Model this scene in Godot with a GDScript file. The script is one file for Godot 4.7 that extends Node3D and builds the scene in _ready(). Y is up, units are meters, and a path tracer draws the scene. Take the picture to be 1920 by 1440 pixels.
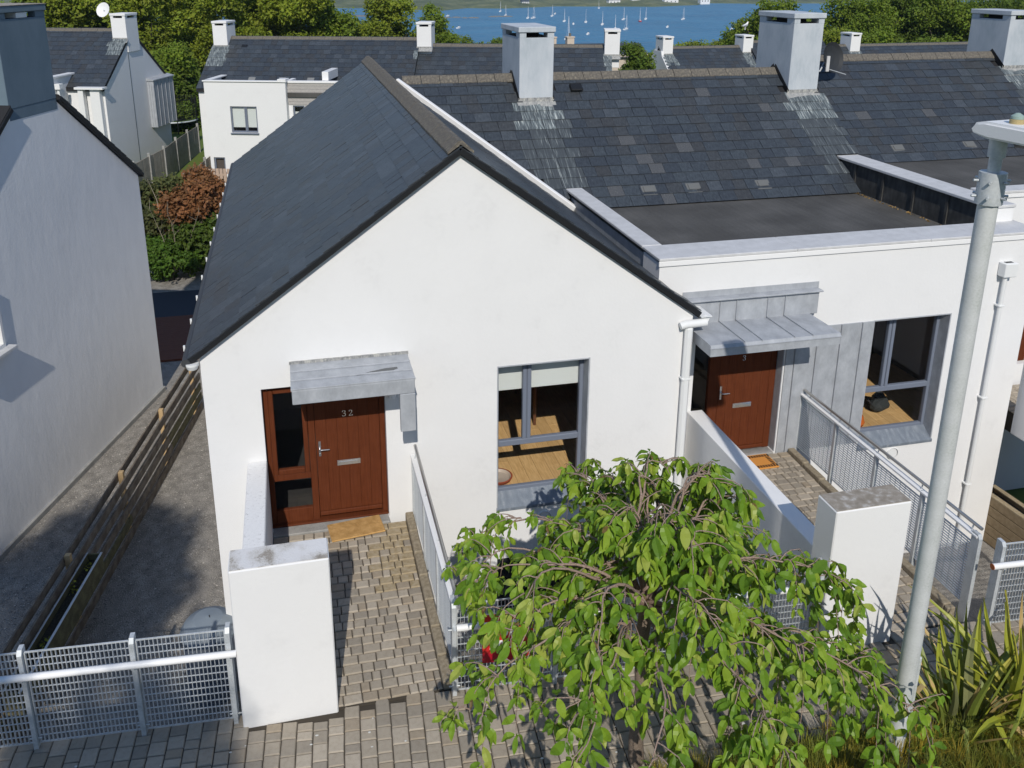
extends Node3D
# A row of white slate-roofed houses above a harbour, seen from the air.
var rng := RandomNumberGenerator.new()
var used := {}
var M := {}
var cam_pos := Vector3(1.297, 7.361, 10.8)
var cam_basis := Basis.from_euler(Vector3(deg_to_rad(-17.037), deg_to_rad(-12.941), deg_to_rad(0.0275)))

# ---------- mesh builder: triangles given counter-clockwise seen from outside ----------
class MB:
	var v := PackedVector3Array()
	var n := PackedVector3Array()
	var u := PackedVector2Array()
	var c := PackedColorArray()
	var col := Color(1, 1, 1)
	func tri(a: Vector3, b: Vector3, d: Vector3, ua := Vector2.ZERO, ub := Vector2.ZERO, ud := Vector2.ZERO) -> void:
		var m := (b - a).cross(d - a).normalized()
		v.append(a); v.append(d); v.append(b)
		n.append(m); n.append(m); n.append(m)
		u.append(ua); u.append(ud); u.append(ub)
		c.append(col); c.append(col); c.append(col)
	func trin(a: Vector3, b: Vector3, d: Vector3, na: Vector3, nb: Vector3, nd: Vector3) -> void:
		v.append(a); v.append(d); v.append(b)
		n.append(na); n.append(nd); n.append(nb)
		u.append(Vector2.ZERO); u.append(Vector2.ZERO); u.append(Vector2.ZERO)
		c.append(col); c.append(col); c.append(col)
	func quad(a: Vector3, b: Vector3, d: Vector3, e: Vector3) -> void:
		tri(a, b, d)
		tri(a, d, e)
	func quad_uv(a: Vector3, b: Vector3, d: Vector3, e: Vector3, ua: Vector2, ub: Vector2, ud: Vector2, ue: Vector2) -> void:
		tri(a, b, d, ua, ub, ud)
		tri(a, d, e, ua, ud, ue)
	func out_tri(a: Vector3, b: Vector3, d: Vector3, o: Vector3) -> void:
		if (b - a).cross(d - a).dot((a + b + d) / 3.0 - o) >= 0.0:
			tri(a, b, d)
		else:
			tri(a, d, b)
	func out_quad(a: Vector3, b: Vector3, d: Vector3, e: Vector3, o: Vector3) -> void:
		if (b - a).cross(d - a).dot((a + b + d + e) / 4.0 - o) >= 0.0:
			quad(a, b, d, e)
		else:
			quad(a, e, d, b)
	func obox(t: Transform3D, s: Vector3, bev := 0.0) -> void:
		var h := s / 2.0
		var b := minf(bev, minf(h.x, minf(h.y, h.z)) * 0.9)
		if b <= 0.0:
			var p := []
			for k in 8:
				p.append(t * Vector3(h.x if k & 1 else -h.x, h.y if k & 2 else -h.y, h.z if k & 4 else -h.z))
			var o := t.origin
			out_quad(p[0], p[2], p[6], p[4], o); out_quad(p[1], p[3], p[7], p[5], o)
			out_quad(p[0], p[1], p[5], p[4], o); out_quad(p[2], p[3], p[7], p[6], o)
			out_quad(p[0], p[1], p[3], p[2], o); out_quad(p[4], p[5], p[7], p[6], o)
			return
		var P := {}
		for sx in [-1, 1]:
			for sy in [-1, 1]:
				for sz in [-1, 1]:
					P[[sx, sy, sz, 0]] = t * Vector3(sx * h.x, sy * (h.y - b), sz * (h.z - b))
					P[[sx, sy, sz, 1]] = t * Vector3(sx * (h.x - b), sy * h.y, sz * (h.z - b))
					P[[sx, sy, sz, 2]] = t * Vector3(sx * (h.x - b), sy * (h.y - b), sz * h.z)
					out_tri(P[[sx, sy, sz, 0]], P[[sx, sy, sz, 1]], P[[sx, sy, sz, 2]], t.origin)
		for i in [-1, 1]:
			out_quad(P[[i, -1, -1, 0]], P[[i, 1, -1, 0]], P[[i, 1, 1, 0]], P[[i, -1, 1, 0]], t.origin)
			out_quad(P[[-1, i, -1, 1]], P[[1, i, -1, 1]], P[[1, i, 1, 1]], P[[-1, i, 1, 1]], t.origin)
			out_quad(P[[-1, -1, i, 2]], P[[1, -1, i, 2]], P[[1, 1, i, 2]], P[[-1, 1, i, 2]], t.origin)
			for j in [-1, 1]:
				out_quad(P[[i, j, -1, 0]], P[[i, j, 1, 0]], P[[i, j, 1, 1]], P[[i, j, -1, 1]], t.origin)
				out_quad(P[[i, -1, j, 0]], P[[i, 1, j, 0]], P[[i, 1, j, 2]], P[[i, -1, j, 2]], t.origin)
				out_quad(P[[-1, i, j, 1]], P[[1, i, j, 1]], P[[1, i, j, 2]], P[[-1, i, j, 2]], t.origin)
	func box(x0: float, x1: float, y0: float, y1: float, z0: float, z1: float, bev := 0.0) -> void:
		obox(Transform3D(Basis(), Vector3(x0 + x1, y0 + y1, z0 + z1) / 2.0), Vector3(x1 - x0, y1 - y0, z1 - z0), bev)
	func bar(a: Vector3, b: Vector3, w: float, h: float, up := Vector3.UP, bev := 0.0) -> void:
		var z := (b - a).normalized()
		var x := up.cross(z).normalized()
		obox(Transform3D(Basis(x, z.cross(x), z), (a + b) / 2.0), Vector3(w, h, a.distance_to(b)), bev)
	func tube(p: Array, r: Array, sides := 8, caps := true) -> void:
		var rings := []
		var nrm := []
		var ref := Vector3.ZERO
		for i in p.size():
			var d: Vector3 = (p[mini(i + 1, p.size() - 1)] - p[maxi(i - 1, 0)]).normalized()
			if ref == Vector3.ZERO:
				ref = d.cross(Vector3(0.31, 0.2, 0.93) if absf(d.y) > 0.9 else Vector3.UP).normalized()
			ref = (ref - d * ref.dot(d)).normalized()
			var s := d.cross(ref)
			var ring := []
			var nn := []
			for k in sides:
				var a := TAU * k / sides
				var q: Vector3 = ref * cos(a) + s * sin(a)
				nn.append(q)
				ring.append(p[i] + q * r[mini(i, r.size() - 1)])
			rings.append(ring)
			nrm.append(nn)
		for i in p.size() - 1:
			for k in sides:
				var l := (k + 1) % sides
				trin(rings[i][k], rings[i][l], rings[i + 1][l], nrm[i][k], nrm[i][l], nrm[i + 1][l])
				trin(rings[i][k], rings[i + 1][l], rings[i + 1][k], nrm[i][k], nrm[i + 1][l], nrm[i + 1][k])
		if caps:
			for k in range(1, sides - 1):
				tri(rings[0][0], rings[0][k + 1], rings[0][k])
				tri(rings[-1][0], rings[-1][k], rings[-1][k + 1])
	func lathe(o: Vector3, prof: Array, sides := 20, t := Basis()) -> void:
		for i in prof.size() - 1:
			var a: Vector2 = prof[i]
			var b: Vector2 = prof[i + 1]
			var d := b - a
			var m := Vector2(d.y, -d.x).normalized()
			for k in sides:
				var t0 := TAU * k / sides
				var t1 := TAU * (k + 1) / sides
				var e0 := Vector3(cos(t0), 0, -sin(t0))
				var e1 := Vector3(cos(t1), 0, -sin(t1))
				var n0 := t * (e0 * m.x + Vector3.UP * m.y)
				var n1 := t * (e1 * m.x + Vector3.UP * m.y)
				var p00 := o + t * (e0 * a.x + Vector3.UP * a.y)
				var p10 := o + t * (e1 * a.x + Vector3.UP * a.y)
				var p01 := o + t * (e0 * b.x + Vector3.UP * b.y)
				var p11 := o + t * (e1 * b.x + Vector3.UP * b.y)
				if a.x > 0.0:
					trin(p00, p10, p11, n0, n1, n1)
				if b.x > 0.0:
					trin(p00, p11, p01, n0, n1, n0)
	# polygon (x, y) pushed along local z from z0 to z1
	func prism(poly: Array, z0: float, z1: float, t := Transform3D()) -> void:
		var pv := PackedVector2Array(poly)
		var area := 0.0
		for i in pv.size():
			area += pv[i].cross(pv[(i + 1) % pv.size()])
		if area < 0.0:
			pv.reverse()
		var ix := Geometry2D.triangulate_polygon(pv)
		for k in range(0, ix.size(), 3):
			var a := pv[ix[k]]
			var b := pv[ix[k + 1]]
			var d := pv[ix[k + 2]]
			if (b - a).cross(d - a) < 0.0:
				var e := b
				b = d
				d = e
			tri(t * Vector3(a.x, a.y, z1), t * Vector3(b.x, b.y, z1), t * Vector3(d.x, d.y, z1))
			tri(t * Vector3(a.x, a.y, z0), t * Vector3(d.x, d.y, z0), t * Vector3(b.x, b.y, z0))
		for i in pv.size():
			var a := pv[i]
			var b := pv[(i + 1) % pv.size()]
			quad(t * Vector3(a.x, a.y, z0), t * Vector3(b.x, b.y, z0), t * Vector3(b.x, b.y, z1), t * Vector3(a.x, a.y, z1))
	func append(m: MB, t: Transform3D) -> void:
		for i in m.v.size():
			v.append(t * m.v[i])
			n.append((t.basis * m.n[i]).normalized())
		u.append_array(m.u)
		c.append_array(m.c)
	func add_to(mesh: ArrayMesh) -> void:
		if v.is_empty():
			return
		var a := []
		a.resize(Mesh.ARRAY_MAX)
		a[Mesh.ARRAY_VERTEX] = v
		a[Mesh.ARRAY_NORMAL] = n
		a[Mesh.ARRAY_TEX_UV] = u
		a[Mesh.ARRAY_COLOR] = c
		mesh.add_surface_from_arrays(Mesh.PRIMITIVE_TRIANGLES, a)
	func mesh() -> ArrayMesh:
		var m := ArrayMesh.new()
		add_to(m)
		return m

# ---------- nodes ----------
func numbered(called: String, parent: Node) -> String:
	var key := str(parent.get_instance_id()) + called
	var k: int = used.get(key, 0)
	used[key] = k + 1
	return called if k == 0 else "%s_%03d" % [called, k]

func tag(o: Node, label: String, category: String, group := "", kind := "") -> void:
	if label: o.set_meta("label", label)
	if category: o.set_meta("category", category)
	if group: o.set_meta("group", group)
	if kind: o.set_meta("kind", kind)

func thing(called: String, label: String, category: String, at := Vector3.ZERO, turn := 0.0, group := "") -> Node3D:
	var o := Node3D.new()
	o.name = numbered(called, self)
	add_child(o, true)
	o.position = at
	o.rotation.y = turn
	tag(o, label, category, group)
	return o

func put(called: String, mesh: Mesh, mat: Material, parent: Node = self, t := Transform3D()) -> MeshInstance3D:
	var o := MeshInstance3D.new()
	o.mesh = mesh
	if mat:
		o.material_override = mat
	o.name = numbered(called, parent)
	o.transform = t
	parent.add_child(o, true)
	return o

func part(called: String, b: MB, mat: Material, parent: Node = self) -> MeshInstance3D:
	return put(called, b.mesh(), mat, parent)

func bx(called: String, mat: Material, parent: Node, x0: float, x1: float, y0: float, y1: float, z0: float, z1: float, bev := 0.0) -> MeshInstance3D:
	var b := MB.new()
	b.box(x0, x1, y0, y1, z0, z1, bev)
	return part(called, b, mat, parent)

func structure(called: String, b: MB, mat: Material) -> MeshInstance3D:
	var o := part(called, b, mat, self)
	o.set_meta("kind", "structure")
	return o

func multi(called: String, mesh: Mesh, mat: Material, parent: Node, xf: Array, cols: Array = []) -> MultiMeshInstance3D:
	var mm := MultiMesh.new()
	mm.transform_format = MultiMesh.TRANSFORM_3D
	mm.use_colors = not cols.is_empty()
	mm.mesh = mesh
	mm.instance_count = xf.size()
	for i in xf.size():
		mm.set_instance_transform(i, xf[i])
		if cols.size():
			mm.set_instance_color(i, cols[i])
	var o := MultiMeshInstance3D.new()
	o.multimesh = mm
	o.material_override = mat
	o.name = numbered(called, parent)
	parent.add_child(o, true)
	return o

# where a point falls in a 1920 x 1440 picture; x < 0 when outside it
func in_view(p: Vector3, margin := 0.0) -> bool:
	var q := (p - cam_pos) * cam_basis
	if q.z > -0.1:
		return false
	var x := 917.6 + 1646.84 * q.x / -q.z
	var y := 454.6 - 1646.84 * q.y / -q.z
	return x > -margin and x < 1920.0 + margin and y > -margin and y < 1440.0 + margin

# ---------- materials (base colours in linear values) ----------
func lin(r: float, g: float, b: float, a := 1.0) -> Color:
	var c := Color(r, g, b).linear_to_srgb()
	c.a = a
	return c

func mat(r: float, g: float, b: float, rough := 0.8, metal := 0.0) -> StandardMaterial3D:
	var m := StandardMaterial3D.new()
	m.albedo_color = lin(r, g, b)
	m.roughness = rough
	m.metallic = metal
	m.metallic_specular = 0.4
	return m

func noise(sd: int, freq: float, oct := 4, kind := FastNoiseLite.TYPE_SIMPLEX_SMOOTH) -> FastNoiseLite:
	var f := FastNoiseLite.new()
	f.seed = sd
	f.noise_type = kind
	f.frequency = freq
	f.fractal_octaves = oct
	return f

# a tiling picture: a list of [seed, frequency x, frequency y, octaves, weight] is summed to -1..1, and stops give the colours
func blend_image(size: int, layers: Array, stops: Array, gain := 1.0) -> Image:
	var sum := PackedFloat32Array()
	sum.resize(size * size)
	for l in layers:
		var f := noise(l[0], 1.0, l[3])
		var im: Image = null
		if l[1] == l[2]:
			f.frequency = l[1] / size
			im = f.get_seamless_image(size, size, false, false, 0.3, false)
		else:
			f.frequency = l[1] / size
			var small := maxi(16, int(size * l[2] / l[1]))
			im = f.get_seamless_image(size, small, false, false, 0.3, false)
			im.resize(size, size, Image.INTERPOLATE_CUBIC)
		im.convert(Image.FORMAT_L8)
		var d := im.get_data()
		for i in size * size:
			sum[i] += (d[i] / 127.5 - 1.0) * l[4]
	var out := PackedByteArray()
	out.resize(size * size * 3)
	var g := Gradient.new()
	g.offsets = PackedFloat32Array([])
	g.colors = PackedColorArray([])
	var offs := PackedFloat32Array()
	var cols := PackedColorArray()
	for s in stops:
		offs.append(s[0])
		cols.append(s[1])
	g.offsets = offs
	g.colors = cols
	var lut := []
	for i in 256:
		lut.append(g.sample(i / 255.0))
	for i in size * size:
		var c: Color = lut[clampi(int((sum[i] * gain * 0.5 + 0.5) * 255.0), 0, 255)]
		out[i * 3] = c.r8
		out[i * 3 + 1] = c.g8
		out[i * 3 + 2] = c.b8
	return Image.create_from_data(size, size, false, Image.FORMAT_RGB8, out)

func tex(im: Image) -> ImageTexture:
	im.generate_mipmaps()
	return ImageTexture.create_from_image(im)

func skin(m: StandardMaterial3D, albedo: Texture2D, metres: float, relief: Texture2D = null, cm := 0.0, stretch := Vector3.ONE) -> StandardMaterial3D:
	m.albedo_texture = albedo
	m.uv1_triplanar = true
	m.uv1_world_triplanar = true
	m.uv1_scale = stretch / metres
	if relief:
		m.heightmap_enabled = true
		m.heightmap_texture = relief
		m.heightmap_scale = cm
	return m

func make_materials() -> void:
	var grey := func(a: float, b: float) -> Array: return [[0.0, lin(a, a, a)], [1.0, lin(b, b, b)]]
	var speck := tex(blend_image(512, [[1, 60.0, 60.0, 3, 0.9], [2, 8.0, 8.0, 4, 0.5]], [[0.0, lin(0, 0, 0)], [1.0, lin(1, 1, 1)]], 1.2))
	var trowel := tex(blend_image(512, [[3, 14.0, 5.0, 4, 1.0], [4, 90.0, 90.0, 2, 0.35]], [[0.0, lin(0, 0, 0)], [1.0, lin(1, 1, 1)]], 1.1))
	# painted render
	var wash := tex(blend_image(512, [[5, 5.0, 5.0, 5, 1.0], [6, 40.0, 40.0, 3, 0.3]], [[0.0, lin(0.70, 0.70, 0.70)], [0.35, lin(0.75, 0.75, 0.75)], [1.0, lin(0.77, 0.77, 0.77)]]))
	M.render = skin(mat(1, 1, 1, 0.85), wash, 4.0, speck, 0.12)
	var old := tex(blend_image(512, [[7, 6.0, 3.0, 5, 1.0], [8, 30.0, 12.0, 3, 0.5]], [[0.0, lin(0.74, 0.745, 0.75)], [0.5, lin(0.80, 0.80, 0.80)], [1.0, lin(0.83, 0.83, 0.83)]]))
	M.old_render = skin(mat(1, 1, 1, 0.9), old, 5.0, trowel, 0.45)
	M.pier_top = skin(mat(1, 1, 1, 0.95), tex(blend_image(512, [[9, 4.0, 4.0, 5, 1.0], [10, 70.0, 70.0, 3, 0.22]], [[0.0, lin(0.20, 0.175, 0.145)], [0.33, lin(0.33, 0.30, 0.26)], [0.44, lin(0.55, 0.53, 0.50)], [0.6, lin(0.67, 0.66, 0.65)], [1.0, lin(0.74, 0.74, 0.74)]], 1.05)), 1.7, speck, 0.3)
	M.pier_speck = skin(mat(1, 1, 1, 0.95), tex(blend_image(512, [[110, 16.0, 16.0, 6, 1.0], [111, 70.0, 70.0, 3, 0.8]], [[0.0, lin(0.25, 0.24, 0.23)], [0.16, lin(0.4, 0.39, 0.38)], [0.24, lin(0.70, 0.70, 0.70)], [1.0, lin(0.8, 0.8, 0.8)]], 0.95)), 0.9)
	M.lichen_top = skin(mat(1, 1, 1, 0.95), tex(blend_image(512, [[11, 6.0, 6.0, 6, 1.0], [12, 80.0, 80.0, 3, 0.3]], [[0.0, lin(0.20, 0.17, 0.13)], [0.55, lin(0.32, 0.285, 0.24)], [0.8, lin(0.5, 0.48, 0.45)], [1.0, lin(0.66, 0.65, 0.64)]], 1.0)), 0.8, speck, 0.3)
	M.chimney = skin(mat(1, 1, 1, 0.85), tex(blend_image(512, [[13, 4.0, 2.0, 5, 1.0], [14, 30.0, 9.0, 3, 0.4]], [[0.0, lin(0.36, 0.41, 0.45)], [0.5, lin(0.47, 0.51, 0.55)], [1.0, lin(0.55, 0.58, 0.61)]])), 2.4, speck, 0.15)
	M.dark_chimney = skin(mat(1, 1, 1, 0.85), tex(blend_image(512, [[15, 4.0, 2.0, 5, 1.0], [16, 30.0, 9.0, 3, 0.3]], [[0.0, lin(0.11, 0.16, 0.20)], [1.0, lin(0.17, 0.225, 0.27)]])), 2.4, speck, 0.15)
	# slate: streaked along the slope, in several tones
	var slate_im := blend_image(512, [[17, 46.0, 6.0, 4, 0.8], [18, 9.0, 9.0, 4, 0.5], [19, 110.0, 110.0, 2, 0.35]], [[0.0, lin(0.36, 0.36, 0.37)], [0.5, lin(0.6, 0.61, 0.63)], [0.78, lin(0.74, 0.75, 0.76)], [0.93, lin(1, 1, 1)], [1.0, lin(1, 1, 1)]], 1.3)
	var r2 := RandomNumberGenerator.new()
	r2.seed = 5
	for k in 260:                                            # small lichen spots
		var cx := r2.randi_range(4, 507)
		var cy := r2.randi_range(4, 507)
		for q in r2.randi_range(3, 12):
			slate_im.set_pixel(clampi(cx + r2.randi_range(-2, 2), 0, 511), clampi(cy + r2.randi_range(-2, 2), 0, 511), Color(1, 1, 1))
	var slate_tex := tex(slate_im)
	var tones := [[0.042, 0.049, 0.058], [0.046, 0.054, 0.063], [0.051, 0.060, 0.069], [0.050, 0.054, 0.058], [0.061, 0.070, 0.080], [0.047, 0.049, 0.051]]
	M.slates = []
	for t in tones:
		var m := mat(t[0] * 1.6, t[1] * 1.6, t[2] * 1.6, 0.38)
		m.albedo_texture = slate_tex
		m.heightmap_enabled = true
		m.heightmap_texture = slate_tex
		m.heightmap_scale = 0.25
		M.slates.append(m)
	M.slate_lichen = skin(mat(1, 1, 1, 0.8), tex(blend_image(512, [[20, 26.0, 26.0, 5, 1.0]], [[0.0, lin(0.055, 0.06, 0.07)], [0.66, lin(0.075, 0.08, 0.088)], [0.82, lin(0.16, 0.165, 0.16)], [1.0, lin(0.4, 0.41, 0.38)]], 1.2)), 0.7)
	M.slate_stain = skin(mat(1, 1, 1, 0.75), tex(blend_image(512, [[21, 60.0, 3.0, 3, 0.9], [22, 24.0, 4.0, 4, 0.8]], [[0.0, lin(0.05, 0.06, 0.07)], [0.5, lin(0.075, 0.09, 0.10)], [0.68, lin(0.20, 0.24, 0.25)], [0.85, lin(0.5, 0.54, 0.53)], [1.0, lin(0.6, 0.62, 0.58)]], 1.25)), 1.3)
	M.slate_weak = skin(mat(1, 1, 1, 0.65), tex(blend_image(512, [[21, 70.0, 2.0, 3, 0.9], [22, 24.0, 3.0, 4, 0.8]], [[0.0, lin(0.045, 0.053, 0.062)], [0.62, lin(0.055, 0.065, 0.074)], [0.8, lin(0.14, 0.165, 0.175)], [1.0, lin(0.42, 0.45, 0.44)]], 1.2)), 1.3)
	M.felt = skin(mat(1, 1, 1, 0.9), tex(blend_image(512, [[23, 3.0, 3.0, 6, 1.0], [24, 40.0, 2.0, 3, 0.3], [25, 90.0, 90.0, 2, 0.3]], [[0.0, lin(0.055, 0.053, 0.05)], [0.5, lin(0.085, 0.083, 0.079)], [1.0, lin(0.125, 0.121, 0.115)]], 1.1)), 5.0, speck, 0.2)
	M.felt_wall = skin(mat(1, 1, 1, 0.85), tex(blend_image(512, [[26, 16.0, 4.0, 5, 0.6], [27, 6.0, 6.0, 4, 0.7]], [[0.0, lin(0.03, 0.03, 0.03)], [0.5, lin(0.055, 0.054, 0.051)], [1.0, lin(0.11, 0.107, 0.10)]], 1.1)), 2.0)
	var zinc_tex := tex(blend_image(512, [[28, 6.0, 4.0, 5, 1.0], [29, 40.0, 20.0, 3, 0.3]], [[0.0, lin(0.30, 0.315, 0.34)], [0.5, lin(0.38, 0.40, 0.43)], [1.0, lin(0.47, 0.49, 0.52)]], 1.1))
	M.zinc = skin(mat(1, 1, 1, 0.5, 0.1), zinc_tex, 1.6)
	M.lead = skin(mat(1, 1, 1, 0.6, 0.1), tex(blend_image(256, [[30, 9.0, 9.0, 5, 1.0], [31, 40.0, 10.0, 3, 0.6]], [[0.0, lin(0.16, 0.165, 0.17)], [0.6, lin(0.36, 0.36, 0.35)], [1.0, lin(0.6, 0.58, 0.5)]], 1.3)), 0.9)
	M.coping = skin(mat(1, 1, 1, 0.7), tex(blend_image(256, [[32, 6.0, 6.0, 5, 1.0], [33, 60.0, 60.0, 2, 0.3]], [[0.0, lin(0.50, 0.50, 0.50)], [1.0, lin(0.64, 0.64, 0.645)]], 1.1)), 1.5)
	M.black = mat(0.012, 0.013, 0.015, 0.5)
	M.dark = mat(0.02, 0.02, 0.022, 0.8)
	M.ridge = skin(mat(1, 1, 1, 0.95), tex(blend_image(256, [[34, 14.0, 14.0, 5, 1.0], [35, 60.0, 60.0, 2, 0.6]], [[0.0, lin(0.07, 0.065, 0.058)], [0.6, lin(0.15, 0.135, 0.115)], [0.85, lin(0.24, 0.21, 0.15)], [1.0, lin(0.5, 0.48, 0.4)]], 1.1)), 0.9, speck, 0.4)
	M.plastic = mat(0.74, 0.75, 0.75, 0.45)
	M.frame = mat(0.17, 0.195, 0.25, 0.45)
	M.reveal = skin(mat(1, 1, 1, 0.6), zinc_tex, 1.2)
	M.galv = skin(mat(1, 1, 1, 0.5, 0.3), tex(blend_image(512, [[36, 5.0, 5.0, 5, 0.8], [37, 30.0, 30.0, 3, 0.7]], [[0.0, lin(0.42, 0.45, 0.46)], [0.5, lin(0.55, 0.58, 0.60)], [1.0, lin(0.68, 0.70, 0.71)]], 1.1)), 1.0)
	M.pole = skin(mat(1, 1, 1, 0.55, 0.1), tex(blend_image(512, [[38, 4.0, 4.0, 6, 0.9], [39, 60.0, 60.0, 2, 0.6]], [[0.0, lin(0.40, 0.43, 0.40)], [0.35, lin(0.52, 0.54, 0.53)], [1.0, lin(0.64, 0.655, 0.66)]], 1.1)), 1.3)
	M.steel = mat(0.45, 0.44, 0.42, 0.3, 0.8)
	M.sill = skin(mat(1, 1, 1, 0.55, 0.1), tex(blend_image(256, [[114, 9.0, 5.0, 5, 1.0], [115, 60.0, 60.0, 2, 0.4]], [[0.0, lin(0.13, 0.155, 0.19)], [0.6, lin(0.20, 0.23, 0.27)], [1.0, lin(0.34, 0.36, 0.38)]], 1.2)), 0.9)
	M.dark_patch = mat(0.09, 0.095, 0.10, 0.15)  # smooth dark grey for the lens-shaped patch on the canopy
	M.chrome = mat(0.8, 0.8, 0.8, 0.15, 0.9)
	# timber
	M.door = skin(mat(1, 1, 1, 0.6), tex(blend_image(512, [[40, 50.0, 2.0, 4, 1.0], [41, 6.0, 6.0, 3, 0.4]], [[0.0, lin(0.088, 0.023, 0.009)], [1.0, lin(0.14, 0.041, 0.017)]])), 1.1)
	M.weathered = skin(mat(1, 1, 1, 0.9), tex(blend_image(512, [[42, 3.0, 3.0, 4, 0.9], [43, 60.0, 60.0, 3, 0.8]], [[0.0, lin(0.08, 0.063, 0.048)], [0.5, lin(0.16, 0.13, 0.10)], [1.0, lin(0.30, 0.26, 0.205)]], 1.2)), 0.8)
	M.mossy = skin(mat(1, 1, 1, 0.9), tex(blend_image(512, [[44, 4.0, 4.0, 5, 1.0], [45, 40.0, 40.0, 3, 0.6]], [[0.0, lin(0.06, 0.055, 0.028)], [0.6, lin(0.14, 0.125, 0.065)], [1.0, lin(0.22, 0.205, 0.09)]], 1.1)), 0.8)
	M.pine = skin(mat(1, 1, 1, 0.85), tex(blend_image(256, [[46, 30.0, 30.0, 4, 1.0]], [[0.0, lin(0.38, 0.25, 0.12)], [1.0, lin(0.6, 0.44, 0.25)]])), 0.6)
	M.pale_timber = skin(mat(1, 1, 1, 0.9), tex(blend_image(512, [[47, 6.0, 6.0, 4, 0.6], [48, 50.0, 50.0, 3, 0.6]], [[0.0, lin(0.17, 0.12, 0.065)], [1.0, lin(0.36, 0.28, 0.18)]])), 0.7)
	M.grey_timber = skin(mat(1, 1, 1, 0.9), tex(blend_image(512, [[49, 4.0, 4.0, 4, 0.7], [50, 4.0, 60.0, 3, 0.7]], [[0.0, lin(0.22, 0.19, 0.15)], [1.0, lin(0.42, 0.38, 0.33)]])), 2.0)
	M.door.metallic_specular = 0.2
	M.stone_board = skin(mat(1, 1, 1, 0.9), tex(blend_image(256, [[112, 10.0, 50.0, 4, 1.0]], [[0.0, lin(0.30, 0.28, 0.26)], [1.0, lin(0.55, 0.53, 0.51)]])), 1.5)
	M.pink_timber = skin(mat(1, 1, 1, 0.9), tex(blend_image(256, [[113, 10.0, 10.0, 4, 1.0]], [[0.0, lin(0.38, 0.27, 0.21)], [1.0, lin(0.55, 0.42, 0.34)]])), 1.0)
	var floor_tex := tex(blend_image(512, [[51, 40.0, 4.0, 4, 1.0], [52, 6.0, 6.0, 3, 0.3]], [[0.0, lin(0.56, 0.34, 0.14)], [1.0, lin(0.85, 0.58, 0.29)]]))
	M.floors = []
	for t in [1.0, 0.93, 0.86]:
		M.floors.append(skin(mat(t, t, t * 0.97, 0.45), floor_tex, 1.4))
	M.decking = skin(mat(1, 1, 1, 0.8), tex(blend_image(256, [[53, 4.0, 30.0, 4, 1.0]], [[0.0, lin(0.10, 0.034, 0.02)], [1.0, lin(0.17, 0.062, 0.036)]])), 1.0)
	# ground
	M.pavers = []
	var paver_tex := tex(blend_image(512, [[54, 80.0, 80.0, 3, 0.8], [55, 10.0, 10.0, 5, 0.7]], [[0.0, lin(0.72, 0.70, 0.68)], [0.45, lin(0.94, 0.93, 0.92)], [1.0, lin(1, 1, 1)]], 1.2))
	for t in [[0.37, 0.325, 0.262], [0.31, 0.275, 0.226], [0.43, 0.38, 0.31], [0.35, 0.295, 0.225]]:
		M.pavers.append(skin(mat(t[0], t[1], t[2], 0.95), paver_tex, 0.7, speck, 0.3))
	M.mossy_paver = skin(mat(1, 1, 1, 0.95), tex(blend_image(512, [[56, 9.0, 9.0, 5, 1.0], [57, 60.0, 60.0, 2, 0.4]], [[0.0, lin(0.24, 0.175, 0.095)], [0.5, lin(0.35, 0.285, 0.185)], [1.0, lin(0.42, 0.36, 0.28)]], 1.0)), 0.8, speck, 0.3)
	M.joint = mat(0.06, 0.05, 0.038, 1.0)
	M.kerb = skin(mat(1, 1, 1, 0.95), tex(blend_image(256, [[58, 12.0, 12.0, 5, 1.0], [59, 60.0, 60.0, 2, 0.5]], [[0.0, lin(0.19, 0.155, 0.105)], [1.0, lin(0.38, 0.33, 0.25)]], 1.1)), 0.9, speck, 0.3)
	M.concrete = skin(mat(1, 1, 1, 0.95), tex(blend_image(256, [[60, 6.0, 6.0, 5, 1.0], [61, 60.0, 60.0, 2, 0.5]], [[0.0, lin(0.22, 0.22, 0.21)], [1.0, lin(0.40, 0.39, 0.37)]], 1.1)), 1.6, speck, 0.2)
	M.gravel = skin(mat(1, 1, 1, 1.0), tex(blend_image(512, [[62, 110.0, 110.0, 2, 0.9], [63, 5.0, 5.0, 4, 0.45], [64, 50.0, 50.0, 2, 0.5]], [[0.0, lin(0.11, 0.103, 0.092)], [0.5, lin(0.26, 0.24, 0.215)], [0.85, lin(0.38, 0.355, 0.315)], [1.0, lin(0.55, 0.53, 0.48)]], 1.3)), 1.5, speck, 1.4)
	M.soil = skin(mat(1, 1, 1, 1.0), tex(blend_image(256, [[65, 20.0, 20.0, 5, 1.0]], [[0.0, lin(0.02, 0.016, 0.01)], [1.0, lin(0.09, 0.07, 0.045)]], 1.2)), 0.8, speck, 2.0)
	M.meadow = skin(mat(1, 1, 1, 1.0), tex(blend_image(512, [[66, 10.0, 10.0, 6, 1.0]], [[0.0, lin(0.03, 0.055, 0.012)], [0.6, lin(0.06, 0.10, 0.02)], [1.0, lin(0.12, 0.14, 0.04)]], 1.3)), 24.0)
	M.lawn = skin(mat(1, 1, 1, 1.0), tex(blend_image(256, [[67, 20.0, 20.0, 5, 1.0]], [[0.0, lin(0.06, 0.10, 0.015)], [1.0, lin(0.15, 0.19, 0.035)]], 1.2)), 2.0)
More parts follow.
